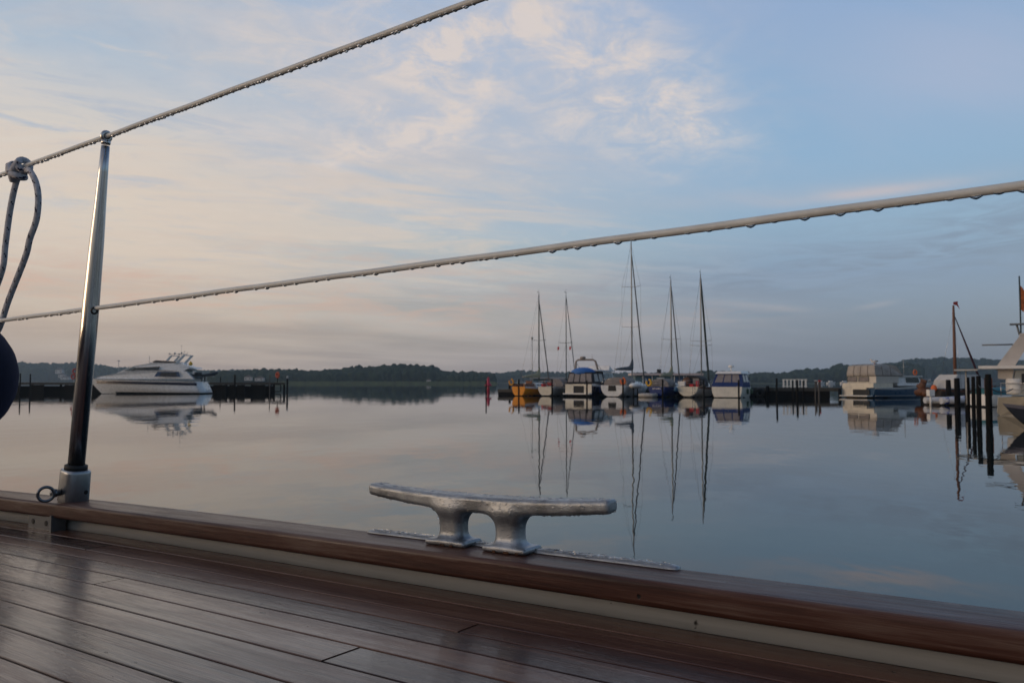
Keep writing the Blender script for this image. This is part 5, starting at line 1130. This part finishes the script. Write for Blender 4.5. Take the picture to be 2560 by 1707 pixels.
ld = [(s_, l_, d_) for s_, l_, d_ in [(random.uniform(-.33,.02), random.uniform(.003,.0045), random.uniform(.0012,.0022)) for _ in range(16)]]
def s_of(px):   # photo column -> s on the lower lifeline
    y = 770-.1315*(px-240) ; r_ = ray(px, y); k = (O+T*0-Vector((0,0,CAM_H))).dot(T)/r_.dot(T); P = r_*k+Vector((0,0,CAM_H))-O; return P.dot(S)
for px_ in (310,345,385,405,442,485,510,540,568,590,640,668,712,740,790,820,885,910,940,985,1030,1055,1095,1130,1156,1200,1215,1240,1290,1381,1413,1444,1485,1545,1585,1635,1720,1772,1822,1876,1936,2012,2101,2144,2195,2248,2290,2375,2440,2498,2560):
    big = px_ in (590,668,940,1095,1156,1381,1444,1545,1876,2012,2101,2195,2440,442,2560); ld.append((s_of(px_), (.0042 if px_ < 1300 else .0052)*(1.15 if big else 1.), (.0024 if px_ < 1300 else .0029) if big else random.uniform(.0010,.0018)))
lifeline('lower_lifeline', Dn, .00375, 'lower pale coated wire lifeline with hanging clear drops, crossing to the right edge', ld)
# ---- fender and its rope
ropem = [mat('grey_braided_rope', (.68,.68,.72), .85, var=.3, scale=160, bump=.6), mat('navy_rope_fleck', (.012,.014,.045), .85)]
def rope(P, r, name='rope', smooth_n=90):
    # Catmull-Rom through P, then tube with fleck rings
    P = [Vector(p) for p in P]; Q = []
    for i in range(len(P)-1):
        p0_, p1_, p2_, p3_ = P[max(0,i-1)], P[i], P[i+1], P[min(len(P)-1,i+2)]; n_ = max(3, int((p2_-p1_).length/.003))
        for k in range(n_):
            u = k/n_; Q.append(.5*((2*p1_)+(p2_-p0_)*u+(2*p0_-5*p1_+4*p2_-p3_)*u*u+(3*p1_-p0_-3*p2_+p3_)*u**3))
    Q.append(P[-1]); m_ = MB(); n = 14; m_.tube(Q, r, n)
    nf = (len(Q)-1)*n; acc = 0
    for i in range(len(Q)-1):
        acc += (Q[i+1]-Q[i]).length; ph = acc % .026
        for k in range(n):
            tw = (k/n*.026*2) % .026
            if (abs((ph-tw) % .026) < .0045) and (k % 4 in (0,1)): m_.mi[i*n+k] = 1
    return m_
FENDER_C = Vector((-.735,.06,.222)); FENDER_T = Vector((.19,-.03,.15))
knot = Vector((-.277,.0,.614))
e = empty('fender_rope', BF @ Matrix.Translation(knot), 'grey rope with navy flecks knotted round the upper lifeline, holding the navy fender', 'rope')
R_ = .0055
for nm, P in (('loop', [(-.268,.004,.603),(-.252,.0,.607),(-.225,-.004,.598),(-.203,-.004,.575),(-.196,-.002,.545),(-.206,0,.506),(-.231,0,.472),(-.257,.004,.441),(-.305,.008,.367),(-.346,.014,.312),(-.40,.02,.305),(-.485,.03,.345),(-.50,.03,.358)]),
              ('standing_part', [(-.283,.004,.604),(-.292,.0,.590),(-.315,.0,.540),(-.342,.004,.475),(-.362,.008,.43),(-.41,.018,.385),(-.48,.028,.372),(-.50,.03,.362)])):
    P = [(a+.042*min(1,max(0,(c-.33)/.1)), b_, c) for a,b_,c in P]; m_ = rope(P, R_); o = m_.build(nm, ropem, M=BF); o.parent = e; o.matrix_parent_inverse = e.matrix_world.inverted()
def ring_pts(c, R, a, n=14, ax_=0, lift=0): return [(c[0]+a*math.sin(2*PI*k/n), c[1]+R*math.cos(2*PI*k/n), c[2]+R*math.sin(2*PI*k/n)) for k in range(int(n*1.15))]
for i, (c_, R2, a_) in enumerate((((-.300,.0,.6158),.0102,.002),((-.262,.0,.6175),.0106,-.003))):
    m_ = rope([(a+.042,b_,c) for a,b_,c in ring_pts(c_, R2, a_)], R_+.0008); o = m_.build('turn', ropem, M=BF); o.parent = e; o.matrix_parent_inverse = e.matrix_world.inverted()
m_ = rope([(a+.042,b_,c) for a,b_,c in [(-.302,-.009,.622),(-.290,-.013,.613),(-.278,-.014,.602),(-.268,-.012,.597),(-.264,-.004,.594),(-.270,.006,.597)]], R_+.001); o = m_.build('turn', ropem, M=BF); o.parent = e; o.matrix_parent_inverse = e.matrix_world.inverted()
m_ = rope([(a+.042,b_,c) for a,b_,c in [(-.256,-.010,.624),(-.268,-.014,.612),(-.283,-.012,.600),(-.292,-.006,.592)]], R_+.0008); o = m_.build('turn', ropem, M=BF); o.parent = e; o.matrix_parent_inverse = e.matrix_world.inverted()
fl = bpy.data.materials.new('navy_fleece'); fl.use_nodes = True; t = NT(fl.node_tree); b = t.n['Principled BSDF']; c = t.new('ShaderNodeTexCoord').outputs['Object']
t.l.new(t.ramp(t.noise(c, 60, 5, .7), [(.3,(.002,.0025,.010)),(.7,(.005,.006,.024))]), b.inputs['Base Color']); b.inputs['Roughness'].default_value = .95; b.inputs['Sheen Weight'].default_value = .12; b.inputs['Sheen Tint'].default_value = (.2,.2,.6,1)
bp = t.new('ShaderNodeBump'); bp.inputs['Strength'].default_value = .6; bp.inputs['Distance'].default_value = .002; t.l.new(t.noise(c, 420, 4, .7), bp.inputs['Height']); t.l.new(bp.outputs[0], b.inputs['Normal'])
FM = BF @ Matrix.Translation(FENDER_C) @ FENDER_T.normalized().to_track_quat('Z','Y').to_matrix().to_4x4()
e = empty('hanging_fender', FM, 'large navy fleece covered ball fender hanging at the left frame edge', 'fender')
R = .148; prof = [(.012,.215),(.02,.203),(.034,.185)]+[(R*math.cos(a_)*1.0, R*1.08*math.sin(a_)) for a_ in [math.radians(x) for x in (72,62,50,38,26,14,2,-10,-22,-34,-46,-58,-70,-80,-87)]]
m_ = MB(); m_.lathe(prof[::-1], (0,0,0), 48); m_.build('fleece_cover', fl, e)
m_ = MB(); m_.torus((0,0,.228), .018, .007, (1,0,0), 20, 10); m_.build('eye', mat('pale_blue_eye',(.15,.2,.3),.5), e)
